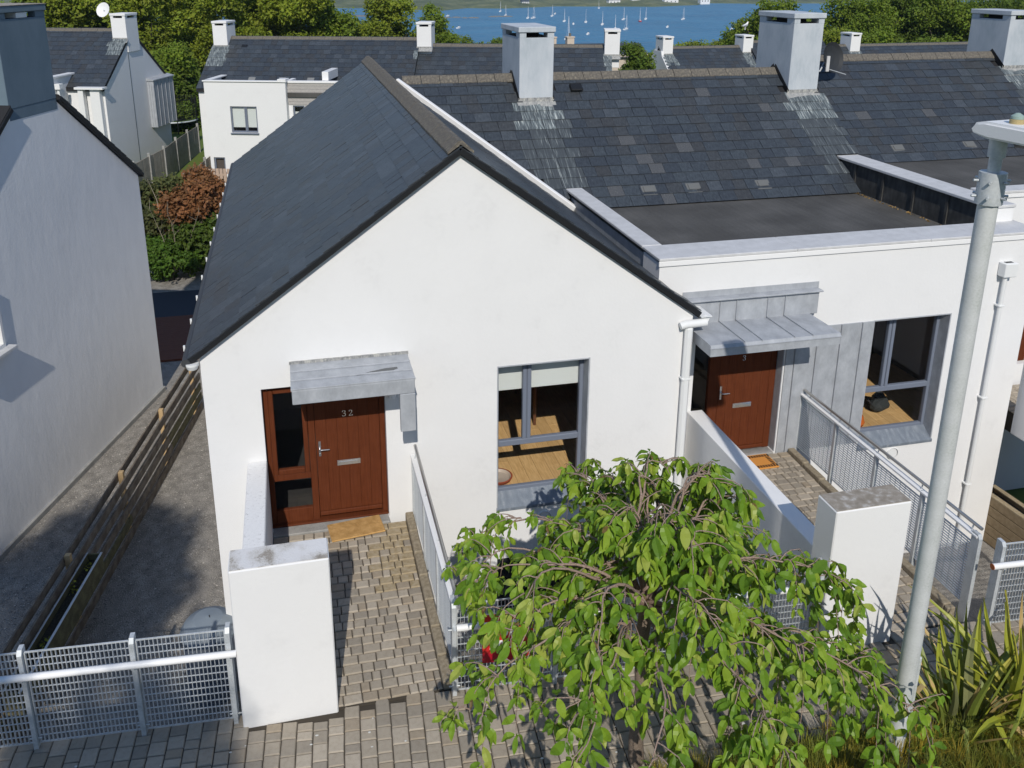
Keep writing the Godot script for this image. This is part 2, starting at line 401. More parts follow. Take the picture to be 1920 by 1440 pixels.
	M.shore = skin(mat(1, 1, 1, 1.0), tex(blend_image(512, [[68, 6.0, 6.0, 6, 1.0], [69, 40.0, 40.0, 3, 0.5]], [[0.0, lin(0.05, 0.06, 0.02)], [0.4, lin(0.09, 0.11, 0.035)], [0.7, lin(0.15, 0.16, 0.06)], [1.0, lin(0.24, 0.22, 0.11)]], 1.4)), 260.0)
	M.rock = skin(mat(1, 1, 1, 1.0), tex(blend_image(256, [[70, 12.0, 12.0, 5, 1.0]], [[0.0, lin(0.12, 0.10, 0.075)], [1.0, lin(0.34, 0.30, 0.24)]], 1.2)), 14.0)
	var ripple := tex(blend_image(512, [[71, 30.0, 30.0, 4, 1.0], [72, 5.0, 5.0, 3, 0.5]], [[0.0, lin(0, 0, 0)], [1.0, lin(1, 1, 1)]]))
	M.sea = skin(mat(1, 1, 1, 0.42), tex(blend_image(512, [[73, 4.0, 4.0, 6, 1.0]], [[0.0, lin(0.030, 0.15, 0.27)], [0.6, lin(0.042, 0.19, 0.33)], [1.0, lin(0.06, 0.23, 0.37)]], 1.2)), 420.0)
	M.sea.heightmap_enabled = true
	M.sea.heightmap_texture = ripple
	M.sea.heightmap_scale = 300.0
	# glass
	M.glass = StandardMaterial3D.new()
	M.glass.transparency = BaseMaterial3D.TRANSPARENCY_ALPHA
	M.glass.albedo_color = Color(0.12, 0.13, 0.14, 0.04)
	M.glass.roughness = 0.02
	M.glass.metallic_specular = 0.5
	M.dark_glass = mat(0.02, 0.024, 0.028, 0.05)
	M.dark_glass.metallic_specular = 0.6
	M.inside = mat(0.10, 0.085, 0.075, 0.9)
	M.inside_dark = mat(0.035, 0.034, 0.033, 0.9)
	M.blind = mat(0.66, 0.70, 0.68, 0.9)
	M.coir = skin(mat(1, 1, 1, 1.0), tex(blend_image(256, [[74, 80.0, 80.0, 2, 0.8], [75, 5.0, 5.0, 4, 0.7]], [[0.0, lin(0.36, 0.20, 0.06)], [1.0, lin(0.72, 0.45, 0.19)]], 1.1)), 0.6, speck, 0.8)
	M.rust = mat(0.4, 0.12, 0.04, 0.9)
	M.white_paint = mat(0.8, 0.8, 0.8, 0.4)
	M.cream = skin(mat(1, 1, 1, 0.9), tex(blend_image(256, [[76, 10.0, 10.0, 4, 1.0]], [[0.0, lin(0.5, 0.42, 0.34)], [1.0, lin(0.64, 0.56, 0.47)]])), 1.0)
	M.bark = skin(mat(1, 1, 1, 0.95), tex(blend_image(256, [[77, 8.0, 50.0, 4, 1.0], [78, 30.0, 30.0, 3, 0.5]], [[0.0, lin(0.10, 0.075, 0.055)], [0.6, lin(0.22, 0.17, 0.13)], [1.0, lin(0.42, 0.36, 0.30)]], 1.2)), 0.25, speck, 0.5)
	M.wood_bark = mat(0.09, 0.075, 0.055, 0.95)

# ---------- the place ----------
func _ready() -> void:
	rng.seed = 20240607
	var cam := Camera3D.new()
	cam.projection = Camera3D.PROJECTION_FRUSTUM
	cam.near = 0.1
	cam.far = 6000.0
	cam.size = 0.1 * 1440.0 / 1646.84
	cam.frustum_offset = Vector2(0.1 * 42.4 / 1646.84, -0.1 * 265.4 / 1646.84)
	cam.transform = Transform3D(cam_basis, cam_pos)
	add_child(cam)
	var env := Environment.new()
	env.background_mode = Environment.BG_SKY
	var sky_mat := ProceduralSkyMaterial.new()
	sky_mat.sky_top_color = Color(0.38, 0.507, 0.695)
	sky_mat.sky_horizon_color = Color(0.81, 0.876, 0.894)
	sky_mat.sky_curve = 0.14
	sky_mat.ground_bottom_color = Color(0.24, 0.25, 0.22)
	sky_mat.ground_horizon_color = Color(0.5, 0.55, 0.56)
	sky_mat.sky_energy_multiplier = 0.98
	var sky := Sky.new()
	sky.sky_material = sky_mat
	env.sky = sky
	env.tonemap_mode = Environment.TONE_MAPPER_LINEAR
	env.tonemap_exposure = 1.0
	env.sdfgi_enabled = true
	env.ssao_enabled = true
	env.ssil_enabled = true
	env.fog_enabled = true
	env.fog_density = 0.00016
	env.fog_light_color = Color(0.70, 0.80, 0.92)
	var we := WorldEnvironment.new()
	we.environment = env
	add_child(we)
	var sun := DirectionalLight3D.new()
	sun.name = "sun"
	sun.light_energy = 1.12
	sun.light_color = Color(1.0, 0.976, 0.937)
	sun.light_angular_distance = 0.5
	sun.shadow_enabled = true
	var az := deg_to_rad(8.8)
	var el := deg_to_rad(38.5)
	var to_sun := Vector3(-sin(az) * cos(el), sin(el), cos(az) * cos(el))
	sun.basis = Basis.looking_at(-to_sun)
	add_child(sun)
	make_materials()
	build_ground()
	build_gable_house()
	build_terrace()
	build_left_house()
	build_front_walls()
	build_paving()
	build_fences()
	build_far_houses()
	build_trees()
	build_objects()
	build_plants()
	build_harbour()

# ---------- ground ----------
func ground_height(x: float, z: float) -> float:
	var d := -z
	var h := -2.42
	if d > 22.0:
		h = lerpf(-2.42, -4.2, clampf((d - 22.0) / 30.0, 0.0, 1.0))
	if d > 52.0:
		h = lerpf(-4.2, -14.0, clampf((d - 52.0) / 110.0, 0.0, 1.0))
	if d > 162.0:
		h = lerpf(-14.0, -36.0, smoothstep(162.0, 430.0, d))
	if z > 3.0 and absf(x) > 30.0:
		h = lerpf(-2.42, -0.2, clampf((absf(x) - 30.0) / 10.0, 0.0, 1.0))
	if z > 15.9:
		h = -0.25
	return h

func build_ground() -> void:
	var b := MB.new()
	var xs := [-1500, -900, -500, -300, -180, -110, -70, -45, -30, -20, -12, -6, 0, 6, 12, 20, 30, 45, 70, 110, 180, 300, 500, 900, 1500]
	var zs := [600, 200, 60, 30, 16, 15.8, 3.0, 2.0, -10, -22, -32, -42, -52, -70, -95, -125, -162, -200, -250, -300, -360, -430, -520]
	for i in xs.size() - 1:
		for j in zs.size() - 1:
			var p := []
			for q in [[i, j], [i + 1, j], [i + 1, j + 1], [i, j + 1]]:
				var x := float(xs[q[0]])
				var z := float(zs[q[1]])
				p.append(Vector3(x, ground_height(x, z), z))
			b.quad(p[0], p[1], p[2], p[3])
	structure("terrain", b, M.meadow)
	b = MB.new()
	b.quad(Vector3(-3000, -32.64, -250), Vector3(3000, -32.64, -250), Vector3(3000, -32.64, -4500), Vector3(-3000, -32.64, -4500))
	structure("sea", b, M.sea)
	# the far shore: low land with an uneven edge
	b = MB.new()
	var f := noise(81, 0.006, 4)
	var rows := [[0.0, -36.0], [6.0, -31.6], [26.0, -29.5], [90.0, -24.0], [240.0, -13.0], [520.0, 8.0], [1100.0, 30.0], [1500.0, 20.0]]
	var pts := []
	for i in 90:
		var x := -1500.0 + i * 40.0
		var line := []
		var edge := -1030.0 + f.get_noise_2d(x, 0.0) * 110.0 - maxf(0.0, x - 250.0) * 0.22
		for r in rows:
			line.append(Vector3(x, r[1] + (f.get_noise_2d(x * 1.7, r[0]) * 0.12 * maxf(0.0, r[0]) ** 0.75 if r[0] > 20.0 else 0.0), edge - r[0]))
		pts.append(line)
	for i in 89:
		for j in rows.size() - 1:
			b.quad(pts[i][j], pts[i + 1][j], pts[i + 1][j + 1], pts[i][j + 1])
	structure("hills", b, M.shore)
	# rocks awash
	b = MB.new()
	for r in [[150.0, -830.0, 14.0], [176.0, -820.0, 9.0], [205.0, -838.0, 16.0], [60.0, -880.0, 30.0]]:
		for k in 6:
			var o := Vector3(r[0] + rng.randf_range(-1, 1) * r[2], -33.0, r[1] + rng.randf_range(-3, 3))
			b.lathe(o, [Vector2(r[2] * 0.4, 0), Vector2(r[2] * 0.3, 0.7), Vector2(r[2] * 0.12, 1.1), Vector2(0, 1.2)], 9)
	structure("rocks", b, M.rock)
	# yard gravel below the street, the patio and deck behind
	b = MB.new()
	b.quad(Vector3(-12, -2.39, 2.6), Vector3(14.5, -2.39, 2.6), Vector3(14.5, -2.39, -20.5), Vector3(-12, -2.39, -20.5))
	structure("gravel", b, M.gravel)
	b = MB.new()
	b.quad(Vector3(-6.5, -2.38, -14.9), Vector3(-0.1, -2.38, -14.9), Vector3(-0.1, -2.38, -17.2), Vector3(-6.5, -2.38, -17.2))
	structure("slate_path", b, mat(0.035, 0.04, 0.05, 0.9))
	var deck := Node3D.new()
	deck.name = "deck"
	add_child(deck)
	deck.set_meta("kind", "structure")
	for k in 22:
		var z := -14.85 + k * 0.145
		bx("plank", M.decking, deck, -6.4, -0.4, -2.39, -2.33, z, z + 0.135, 0.004)
	# pebbles on the gravel
	var pb := MB.new()
	pb.lathe(Vector3.ZERO, [Vector2(0, -0.5), Vector2(0.8, -0.2), Vector2(1, 0.2), Vector2(0.5, 0.6), Vector2(0, 0.65)], 6)
	var xf := []
	var cols := []
	for k in 26000:
		var p := Vector3(rng.randf_range(-7.0, 0.0), -2.386, rng.randf_range(-10.0, 2.5))
		if not in_view(p):
			continue
		var s := rng.randf_range(0.006, 0.017)
		xf.append(Transform3D(Basis.from_euler(Vector3(0, rng.randf() * TAU, 0)).scaled(Vector3(s, s * 0.6, s * rng.randf_range(0.6, 1.0))), p))
		var g := rng.randf_range(0.12, 0.42) if rng.randf() < 0.93 else rng.randf_range(0.4, 0.6)
		cols.append(Color(g, g * 0.93, g * 0.83))
	var pm := mat(1, 1, 1, 0.9)
	pm.vertex_color_use_as_albedo = true
	var st := multi("pebbles", pb.mesh(), pm, self, xf, cols)
	tag(st, "grey brown pebbles strewn over the yard gravel", "gravel", "", "stuff")

# ---------- building pieces ----------
func top_at(top: Array, x: float) -> float:
	for i in top.size() - 1:
		if x <= top[i + 1].x + 0.0001:
			return lerpf(top[i].y, top[i + 1].y, clampf((x - top[i].x) / (top[i + 1].x - top[i].x), 0.0, 1.0))
	return top[-1].y

# a wall in the local x-y plane with its face at z and its back at z - th; top is a line of (x, y); holes are [x0, x1, y0, y1]
func wall(b: MB, top: Array, ybot: float, z: float, th: float, holes: Array) -> void:
	var xs := []
	for p in top: xs.append(p.x)
	for h in holes:
		xs.append(h[0])
		xs.append(h[1])
	xs.sort()
	var zb := z - th
	for i in xs.size() - 1:
		var a: float = xs[i]
		var d: float = xs[i + 1]
		if d - a < 0.0005:
			continue
		var here := []
		for h in holes:
			if h[0] <= a + 0.0005 and h[1] >= d - 0.0005:
				here.append(h)
		here.sort_custom(func(p, q): return p[2] < q[2])
		var y := ybot
		var spans := []
		for h in here:
			if h[2] > y:
				spans.append([y, h[2], h[2]])
			y = h[3]
		spans.append([y, top_at(top, a), top_at(top, d)])
		for s in spans:
			b.quad(Vector3(a, s[0], z), Vector3(d, s[0], z), Vector3(d, s[2], z), Vector3(a, s[1], z))
			b.quad(Vector3(d, s[0], zb), Vector3(a, s[0], zb), Vector3(a, s[1], zb), Vector3(d, s[2], zb))
		b.quad(Vector3(a, ybot, zb), Vector3(d, ybot, zb), Vector3(d, ybot, z), Vector3(a, ybot, z))
		b.quad(Vector3(a, top_at(top, a), z), Vector3(d, top_at(top, d), z), Vector3(d, top_at(top, d), zb), Vector3(a, top_at(top, a), zb))
	for h in holes:
		b.quad(Vector3(h[0], h[2], z), Vector3(h[0], h[3], z), Vector3(h[0], h[3], zb), Vector3(h[0], h[2], zb))
		b.quad(Vector3(h[1], h[2], zb), Vector3(h[1], h[3], zb), Vector3(h[1], h[3], z), Vector3(h[1], h[2], z))
		b.quad(Vector3(h[0], h[3], z), Vector3(h[1], h[3], z), Vector3(h[1], h[3], zb), Vector3(h[0], h[3], zb))
		b.quad(Vector3(h[0], h[2], zb), Vector3(h[1], h[2], zb), Vector3(h[1], h[2], z), Vector3(h[0], h[2], z))
	var l: Vector2 = top[0]
	var r: Vector2 = top[-1]
	b.quad(Vector3(l.x, ybot, zb), Vector3(l.x, ybot, z), Vector3(l.x, l.y, z), Vector3(l.x, l.y, zb))
	b.quad(Vector3(r.x, ybot, z), Vector3(r.x, ybot, zb), Vector3(r.x, r.y, zb), Vector3(r.x, r.y, z))

var slate_meshes := []
func slate_mesh(k: int) -> MB:
	if slate_meshes.is_empty():
		for w in [0.26, 0.30, 0.34]:
			for q in 4:
				var b := MB.new()
				var x := float(w) / 2.0 - 0.0035
				var o := Vector2(0.37 * q, 0.23 * q + w)
				var yb := 0.021
				var yt := 0.004
				var t := 0.013
				var L := 0.33
				var p := [Vector3(-x, yb, 0), Vector3(x, yb, 0), Vector3(x, yt, -L), Vector3(-x, yt, -L)]
				b.quad_uv(p[0], p[1], p[2], p[3], o, o + Vector2(w, 0) / 0.9, o + Vector2(w, L) / 0.9, o + Vector2(0, L) / 0.9)
				var d := Vector3(0, -t, 0)
				b.quad_uv(p[0] + d, p[1] + d, p[1], p[0], o, o + Vector2(w, 0), o + Vector2(w, 0.01), o + Vector2(0, 0.01))
				b.quad_uv(p[1] + d, p[2] + d, p[2], p[1], o, o + Vector2(L, 0), o + Vector2(L, 0.01), o + Vector2(0, 0.01))
				b.quad_uv(p[3] + d, p[0] + d, p[0], p[3], o, o + Vector2(L, 0), o + Vector2(L, 0.01), o + Vector2(0, 0.01))
				slate_meshes.append(b)
	return slate_meshes[k]

# slates over a plane: o at the lower left corner, n outward, v up the slope; keep and tone are asked for each slate's middle
func lay_slates(o: Vector3, n: Vector3, v: Vector3, width: float, height: float, keep: Callable, tone: Callable, out: Array, course := 0.262, wide := 1.0) -> void:
	var uu := v.cross(n).normalized()
	var rows := int(height / course)
	var step := height / rows
	for r in rows:
		var x := 0.0
		var begin := rng.randf_range(0.3, 1.0)
		while x < width - 0.01:
			var k := rng.randi_range(0, 2)
			var full: float = [0.26, 0.30, 0.34][k] * wide
			var w := full * begin
			begin = 1.0
			if x + w > width - 0.09: w = width - x
			var p := o + uu * (x + w / 2) + v * (r * step + 0.02) + n * rng.randf_range(0.0, 0.003)
			var mid := p + v * 0.13
			if keep.call(mid):
				var t: int = tone.call(mid)
				var bs := Basis(uu, n, uu.cross(n))
				bs = bs * Basis(Vector3(0, 1, 0), rng.randf_range(-0.010, 0.010)) * Basis(Vector3(1, 0, 0), rng.randf_range(-0.010, 0.010)) * Basis(Vector3(0, 0, 1), rng.randf_range(-0.012, 0.012))
				if wide != 1.0 or w != full:
					bs = bs * Basis.from_scale(Vector3(w / full * wide, 1, course / 0.262))
				out.append([Transform3D(bs, p), k * 4 + rng.randi_range(0, 3), t, mid])
			x += w
			
func slate_material(t: int) -> Material:
	return M.slate_stain if t == 90 else M.slate_weak if t == 92 else M.slate_lichen if t == 91 else M.slates[t % 6]

func any_tone() -> int:
	return [0, 0, 1, 1, 1, 2, 2, 3, 3, 4, 5][rng.randi_range(0, 10)]

func emit_slates(parent: Node, list: Array, singles := 300) -> void:
	var near := list.filter(func(s): return in_view(s[3]))
	near.sort_custom(func(a, b): return a[3].distance_squared_to(cam_pos) < b[3].distance_squared_to(cam_pos))
	near.resize(mini(singles, near.size()))
	var chosen := {}
	var cache := {}
	for s in near:
		chosen[s] = true
		var k: int = s[1]
		if not cache.has(k):
			cache[k] = slate_mesh(k).mesh()
		put("slate", cache[k], slate_material(s[2]), parent, s[0])
	var rest := {}
	for s in list:
		if chosen.has(s):
			continue
		if not rest.has(s[2]):
			rest[s[2]] = MB.new()
		rest[s[2]].append(slate_mesh(s[1]), s[0])
	if rest.is_empty():
		return
	var m := ArrayMesh.new()
	for t in rest:
		rest[t].add_to(m)
		m.surface_set_material(m.get_surface_count() - 1, slate_material(t))
	var o := put("slate_courses", m, null, parent)
	o.set_meta("kind", "stuff")

func ridge_tiles(parent: Node, a: Vector3, b: Vector3, slope := 36.0, length := 0.45, material: Material = null) -> void:
	var d := (b - a).normalized()
	var total := a.distance_to(b)
	var n := maxi(1, roundi(total / length))
	var L := total / n
	var w := 0.17
	var h := w * tan(deg_to_rad(slope))
	var q := [Vector2(-w, -h), Vector2(0, 0.0), Vector2(w, -h), Vector2(w, -h + 0.035), Vector2(0.03, 0.045), Vector2(-0.03, 0.045), Vector2(-w, -h + 0.035)]
	var m := MB.new()
	m.prism(q, 0.006, L - 0.006)
	var mesh := m.mesh()
	var x := Vector3.UP.cross(d).normalized()
	for i in n:
		var bs := Basis(x, d.cross(x), d) * Basis(Vector3(0, 1, 0), rng.randf_range(-0.012, 0.012))
		put("ridge_tile", mesh, material if material else M.ridge, parent, Transform3D(bs, a + d * (i * L) + Vector3(0, rng.randf_range(0.0, 0.008), 0)))

# a chimney in local axes; yf is where its front meets the slope
func chimney(parent: Node, x0: float, x1: float, z0: float, z1: float, yb: float, yt: float, m: Material, cap_m: Material = null) -> MeshInstance3D:
	var b := MB.new()
	b.box(x0, x1, yb, yt - 0.215, z0, z1, 0.008)
	var px := (x1 - x0) * 0.19
	var pz := (z1 - z0) * 0.2
	for sx in [[x0, x0 + px], [x1 - px, x1]]:
		for sz in [[z0, z0 + pz], [z1 - pz, z1]]:
			b.box(sx[0], sx[1], yt - 0.217, yt - 0.11, sz[0], sz[1])
	var o := part("chimney", b, m, parent)
	b = MB.new()
	b.box(x0 - 0.03, x1 + 0.03, yt - 0.112, yt, z0 - 0.03, z1 + 0.03, 0.012)
	part("cap", b, cap_m if cap_m else m, o)
	b = MB.new()
	b.box(x0 + (x1 - x0) * 0.3, x1 - (x1 - x0) * 0.3, yt - 0.213, yt - 0.113, z0 + (z1 - z0) * 0.25, z1 - (z1 - z0) * 0.25)
	b.box(x0 + 0.03, x1 - 0.03, yt - 0.214, yt - 0.205, z0 + 0.03, z1 - 0.03)
	part("slot_shade", b, M.dark, o)  # added dark core and sheet, painting the shade inside the cap slots
	return o

func lead_apron(parent: Node, x0: float, x1: float, p: Vector3, n: Vector3, v: Vector3, len := 0.24) -> void:
	var b := MB.new()
	var c := Vector3((x0 + x1) / 2, p.y, p.z) - v * (len / 2 - 0.01) + n * 0.032
	b.obox(Transform3D(Basis(Vector3(1, 0, 0), n, Vector3(1, 0, 0).cross(n)), c), Vector3(x1 - x0 + 0.1, 0.012, len), 0.004)
	b.box(x0 - 0.02, x1 + 0.02, p.y - 0.02, p.y + 0.11, p.z + 0.002, p.z + 0.014)
	part("lead_apron", b, M.lead, parent)

# casement window in the opening x0..x1, y0..y1, its face at z
func casement(parent: Node, x0: float, x1: float, y0: float, y1: float, z: float, mull: float, transom: float, glass: Material = null) -> MeshInstance3D:
	var b := MB.new()
	var f := 0.055
	var zb := z - 0.075
	b.box(x0, x0 + f, y0, y1, zb, z, 0.006)
	b.box(x1 - f, x1, y0, y1, zb, z, 0.006)
	b.box(x0 + f, x1 - f, y0, y0 + f + 0.015, zb, z - 0.002, 0.006)
	b.box(x0 + f, x1 - f, y1 - f, y1, zb, z - 0.002, 0.006)
	var low := y0 + f
	if transom > 0.0:
		b.box(x0 + f, x1 - f, transom - 0.045, transom + 0.045, zb + 0.004, z + 0.006, 0.008)
		low = transom + 0.045
	if mull != 0.0:
		b.box(mull - 0.062, mull - 0.004, low, y1 - f, zb + 0.008, z + 0.008, 0.008)
		b.box(mull + 0.004, mull + 0.062, low, y1 - f, zb + 0.008, z + 0.012, 0.008)
		b.box(mull - 0.004, mull + 0.004, low, y1 - f, zb + 0.008, z - 0.01)
	var w := part("window", b, M.frame, parent)
	var panes := [[x0 + f, x1 - f, y0 + f, y1 - f]]
	if mull != 0.0:
		panes = [[x0 + f, mull - 0.06, low, y1 - f], [mull + 0.06, x1 - f, low, y1 - f]]
		if transom > 0.0:
			panes.append([x0 + f, x1 - f, y0 + f, transom - 0.045])
	for p in panes:
		var g := MB.new()
		g.quad(Vector3(p[0], p[2], z - 0.04), Vector3(p[1], p[2], z - 0.04), Vector3(p[1], p[3], z - 0.04), Vector3(p[0], p[3], z - 0.04))
		part("pane", g, glass if glass else M.glass, w)
	return w

func plank_floor(parent: Node, x0: float, x1: float, z0: float, z1: float, y: float) -> void:
	var b := MB.new()
	b.box(x0, x1, y - 0.08, y - 0.022, z0, z1)
	var f := part("room_floor", b, M.inside_dark, parent)
	var x := x0
	while x < x1 - 0.05:
		var z := z0 - rng.randf() * 0.8
		while z < z1:
			var L := rng.randf_range(0.9, 1.3)
			var a := maxf(z, z0) + 0.0015
			var e := minf(z + L, z1) - 0.0015
			if e - a > 0.02:
				bx("floor_plank", M.floors[rng.randi_range(0, 2)], f, x + 0.0015, x + 0.1885, y - 0.02, y + rng.randf_range(-0.001, 0.001), a, e, 0.002)
			z += L
		x += 0.19

# entrance door with its frame; x0..x1 is the leaf, y0..y1 its height, z its face
func front_door(parent: Node, x0: float, x1: float, y0: float, y1: float, z: float) -> MeshInstance3D:
	var d := MB.new()
	d.box(x0, x1, y0, y1, z - 0.045, z - 0.012)
	var door := part("door", d, M.door, parent)
	var n := 6
	var w := (x1 - x0) / n
	for i in n:
		bx("board", M.door, door, x0 + i * w + 0.0008, x0 + (i + 1) * w - 0.0008, y0 + 0.07, y1, z - 0.014, z, 0.002)
	bx("weather_bar", M.door, door, x0, x1, y0, y0 + 0.062, z - 0.012, z + 0.022, 0.008)
	var b := MB.new()
	var hx := x0 + 0.045
	b.box(hx - 0.016, hx + 0.016, y0 + 0.93, y0 + 1.16, z, z + 0.008, 0.003)
	b.tube([Vector3(hx, y0 + 1.05, z + 0.005), Vector3(hx, y0 + 1.05, z + 0.05), Vector3(hx + 0.03, y0 + 1.05, z + 0.055), Vector3(hx + 0.13, y0 + 1.045, z + 0.05)], [0.011, 0.011, 0.011, 0.009], 8)
	b.tube([Vector3(hx, y0 + 0.965, z + 0.004), Vector3(hx, y0 + 0.965, z + 0.012)], [0.012], 10)
	part("handle", b, M.chrome, door)
	b = MB.new()
	var c := x0 + 0.43
	b.box(c - 0.16, c + 0.16, y0 + 0.755, y0 + 0.835, z, z + 0.008, 0.004)
	b.box(c - 0.135, c + 0.135, y0 + 0.775, y0 + 0.815, z + 0.008, z + 0.016, 0.004)
	part("letter_plate", b, M.chrome, door)
	return door

func digit(parent: Node, ch: String, at: Vector3, size: float, m: Material) -> void:
	var t := TextMesh.new()
	var f := SystemFont.new()
	f.font_names = PackedStringArray(["Droid Serif"])
	t.font = f
	t.text = ch
	t.font_size = 64
	t.pixel_size = size / 46.0
	t.depth = 0.006
	put("numeral", t, m, parent, Transform3D(Basis(), at))

# ---------- the white gable house, nearest ----------
const PITCH := 0.7275
const RIDGE := 5.266
const VN := 0.80866      # cosine of the pitch
const VS := 0.58829      # sine of the pitch

func build_gable_house() -> void:
	var H := thing("gable_house", "white slate-roofed house with its gable facing the street, number 32 on its door", "house", Vector3(0, 0, 0))
	var lo := Vector3(0, 0, 0)
	var b := MB.new()
	wall(b, [Vector2(0, 2.69), Vector2(3.39, 5.156), Vector2(6.78, 2.69)], -2.41, 0.0, 0.22, [[0.717, 2.33, 0.0, 2.165], [3.89, 5.245, -0.13, 2.163], [3.9, 5.25, -2.1, -0.97]])
	b.box(0.0, 0.22, -2.41, 2.69, -12.2, -0.223)
	b.box(6.56, 6.78, -2.41, 2.69, -12.2, -0.223)
	var back := MB.new()
	wall(back, [Vector2(0.22, 2.85), Vector2(3.39, 5.156), Vector2(6.558, 2.85)], -2.41, 0.0, 0.2, [])
	b.append(back, Transform3D(Basis(Vector3.UP, PI), Vector3(6.78, 0, -12.2)))
	part("wall", b, M.render, H)
	# roof deck under the slates
	b = MB.new()
	b.prism([Vector2(-0.11, 2.62), Vector2(-0.11, RIDGE - PITCH * 3.5 - 0.014), Vector2(3.39, RIDGE - 0.014), Vector2(3.39, RIDGE - 0.105)], -12.25, 0.03)
	b.prism([Vector2(3.392, RIDGE - 0.105), Vector2(3.392, RIDGE - 0.014), Vector2(6.86, RIDGE - PITCH * 3.47 - 0.014), Vector2(6.86, 2.63)], -12.25, 0.03)
	part("roof", b, M.dark, H)
	var tone := func(p: Vector3) -> int:
		if p.z > -0.32 and rng.randf() < 0.25 or p.x > 3.1 and p.x < 3.4 and rng.randf() < 0.4:
			return 3
		return any_tone()
	var list := []
	lay_slates(Vector3(-0.14, RIDGE - PITCH * 3.53, -12.25), Vector3(-VS, VN, 0), Vector3(VN, VS, 0), 12.33, 4.33, func(p): return p.z < 0.07, tone, list)
	lay_slates(Vector3(6.87, RIDGE - PITCH * 3.48, 0.08), Vector3(VS, VN, 0), Vector3(-VN, VS, 0), 12.33, 4.27, func(p): return p.z < 0.07 and (p.x < 6.34 or p.z > -0.36) and p.x < 3.39 + (p.z + 7.377) - 0.1, tone, list)
	emit_slates(H, list)
	ridge_tiles(H, Vector3(3.39, RIDGE + 0.03, 0.09), Vector3(3.39, RIDGE + 0.03, -12.2))
	# black verge along the gable
	b = MB.new()
	b.bar(Vector3(-0.13, RIDGE - PITCH * 3.52 - 0.045, 0.045), Vector3(3.392, RIDGE - 0.045, 0.045), 0.078, 0.085, Vector3(0, 0, 1), 0.01)
	b.bar(Vector3(3.388, RIDGE - 0.045, 0.043), Vector3(6.86, RIDGE - PITCH * 3.47 - 0.045, 0.043), 0.078, 0.085, Vector3(0, 0, 1), 0.01)
	part("verge", b, M.black, H)
	# gutters and the rainwater pipe in the corner
	b = MB.new()
	b.tube([Vector3(-0.16, 2.67, 0.1), Vector3(-0.16, 2.67, -12.2)], [0.055], 10)
	var g := part("gutter", b, mat(0.05, 0.052, 0.056, 0.5), H)
	for k in 13:
		bx("bracket", M.plastic, g, -0.225, -0.20, 2.66, 2.735, -0.35 - k * 0.95, -0.32 - k * 0.95)
	b = MB.new()
	b.lathe(Vector3(-0.09, 2.625, 0.055), [Vector2(0, -0.07), Vector2(0.06, -0.055), Vector2(0.085, 0.0), Vector2(0.085, 0.03), Vector2(0, 0.03)], 14)
	part("gutter_end", b, M.plastic, H)
	b = MB.new()
	b.tube([Vector3(6.95, 2.62, 0.06), Vector3(6.95, 2.62, -0.38)], [0.062], 10)
	b.box(6.86, 7.03, 2.66, 2.674, -0.38, 0.1)
	part("gutter", b, M.plastic, H)
	b = MB.new()
	b.tube([Vector3(6.56, 2.545, 0.07), Vector3(6.64, 2.565, 0.07), Vector3(6.96, 2.57, 0.06)], [0.055, 0.062, 0.06], 12)
	b.box(6.635, 6.755, -2.4, 2.53, 0.022, 0.115, 0.03)
	var pipe := part("downpipe", b, M.plastic, H)
	for y in [1.7, 0.3]:
		bx("pipe_clip", M.plastic, pipe, 6.625, 6.765, y, y + 0.03, 0.0, 0.12, 0.004)
	# the recess of the door: side light and frame
	b = MB.new()
	var z := -0.12
	b.box(0.72, 0.79, 0.03, 2.162, z - 0.07, z, 0.006)
	b.box(1.285, 1.375, 0.03, 2.162, z - 0.07, z + 0.004, 0.006)
	b.box(2.252, 2.327, 0.03, 2.162, z - 0.07, z + 0.004, 0.006)
	b.box(0.79, 1.285, 2.09, 2.162, z - 0.07, z, 0.006)
	b.box(1.375, 2.252, 2.09, 2.162, z - 0.07, z, 0.006)
	b.box(0.79, 1.285, 0.03, 0.24, z - 0.07, z - 0.002, 0.006)
	b.box(0.79, 1.285, 0.70, 0.80, z - 0.07, z - 0.002, 0.006)
	b.box(0.79, 0.855, 0.803, 2.088, z - 0.06, z + 0.012, 0.008)
	b.box(1.215, 1.28, 0.803, 2.088, z - 0.06, z + 0.012, 0.008)
	b.box(0.857, 1.213, 0.803, 0.875, z - 0.06, z + 0.012, 0.008)
	b.box(0.857, 1.213, 2.025, 2.088, z - 0.06, z + 0.012, 0.008)
	var fr := part("door_frame", b, M.door, H)
	for q in [[0.855, 1.215, 0.875, 2.03], [0.79, 1.285, 0.24, 0.70]]:
		var gl := MB.new()
		gl.quad(Vector3(q[0], q[2], z - 0.035), Vector3(q[1], q[2], z - 0.035), Vector3(q[1], q[3], z - 0.035), Vector3(q[0], q[3], z - 0.035))
		part("pane", gl, M.glass, fr)
	var door := front_door(H, 1.38, 2.248, 0.09, 2.086, z)
	digit(door, "3", Vector3(1.775, 1.635, z + 0.006), 0.085, M.chrome)
	digit(door, "2", Vector3(1.868, 1.635, z + 0.006), 0.085, M.chrome)
	bx("threshold", M.door, H, 0.72, 2.327, 0.005, 0.032, z - 0.2, z + 0.055, 0.006)
	bx("door_step", M.concrete, H, 0.723, 2.327, -0.25, 0.004, -0.2, 0.11, 0.01)
	# canopy with its hanging fascia
	b = MB.new()
	b.box(1.12, 2.64, 2.275, 2.47, 0.003, 0.765, 0.01)
	b.box(2.445, 2.642, 1.745, 2.274, 0.70, 0.767, 0.006)
	var can := part("canopy", b, M.zinc, H)
	b = MB.new()
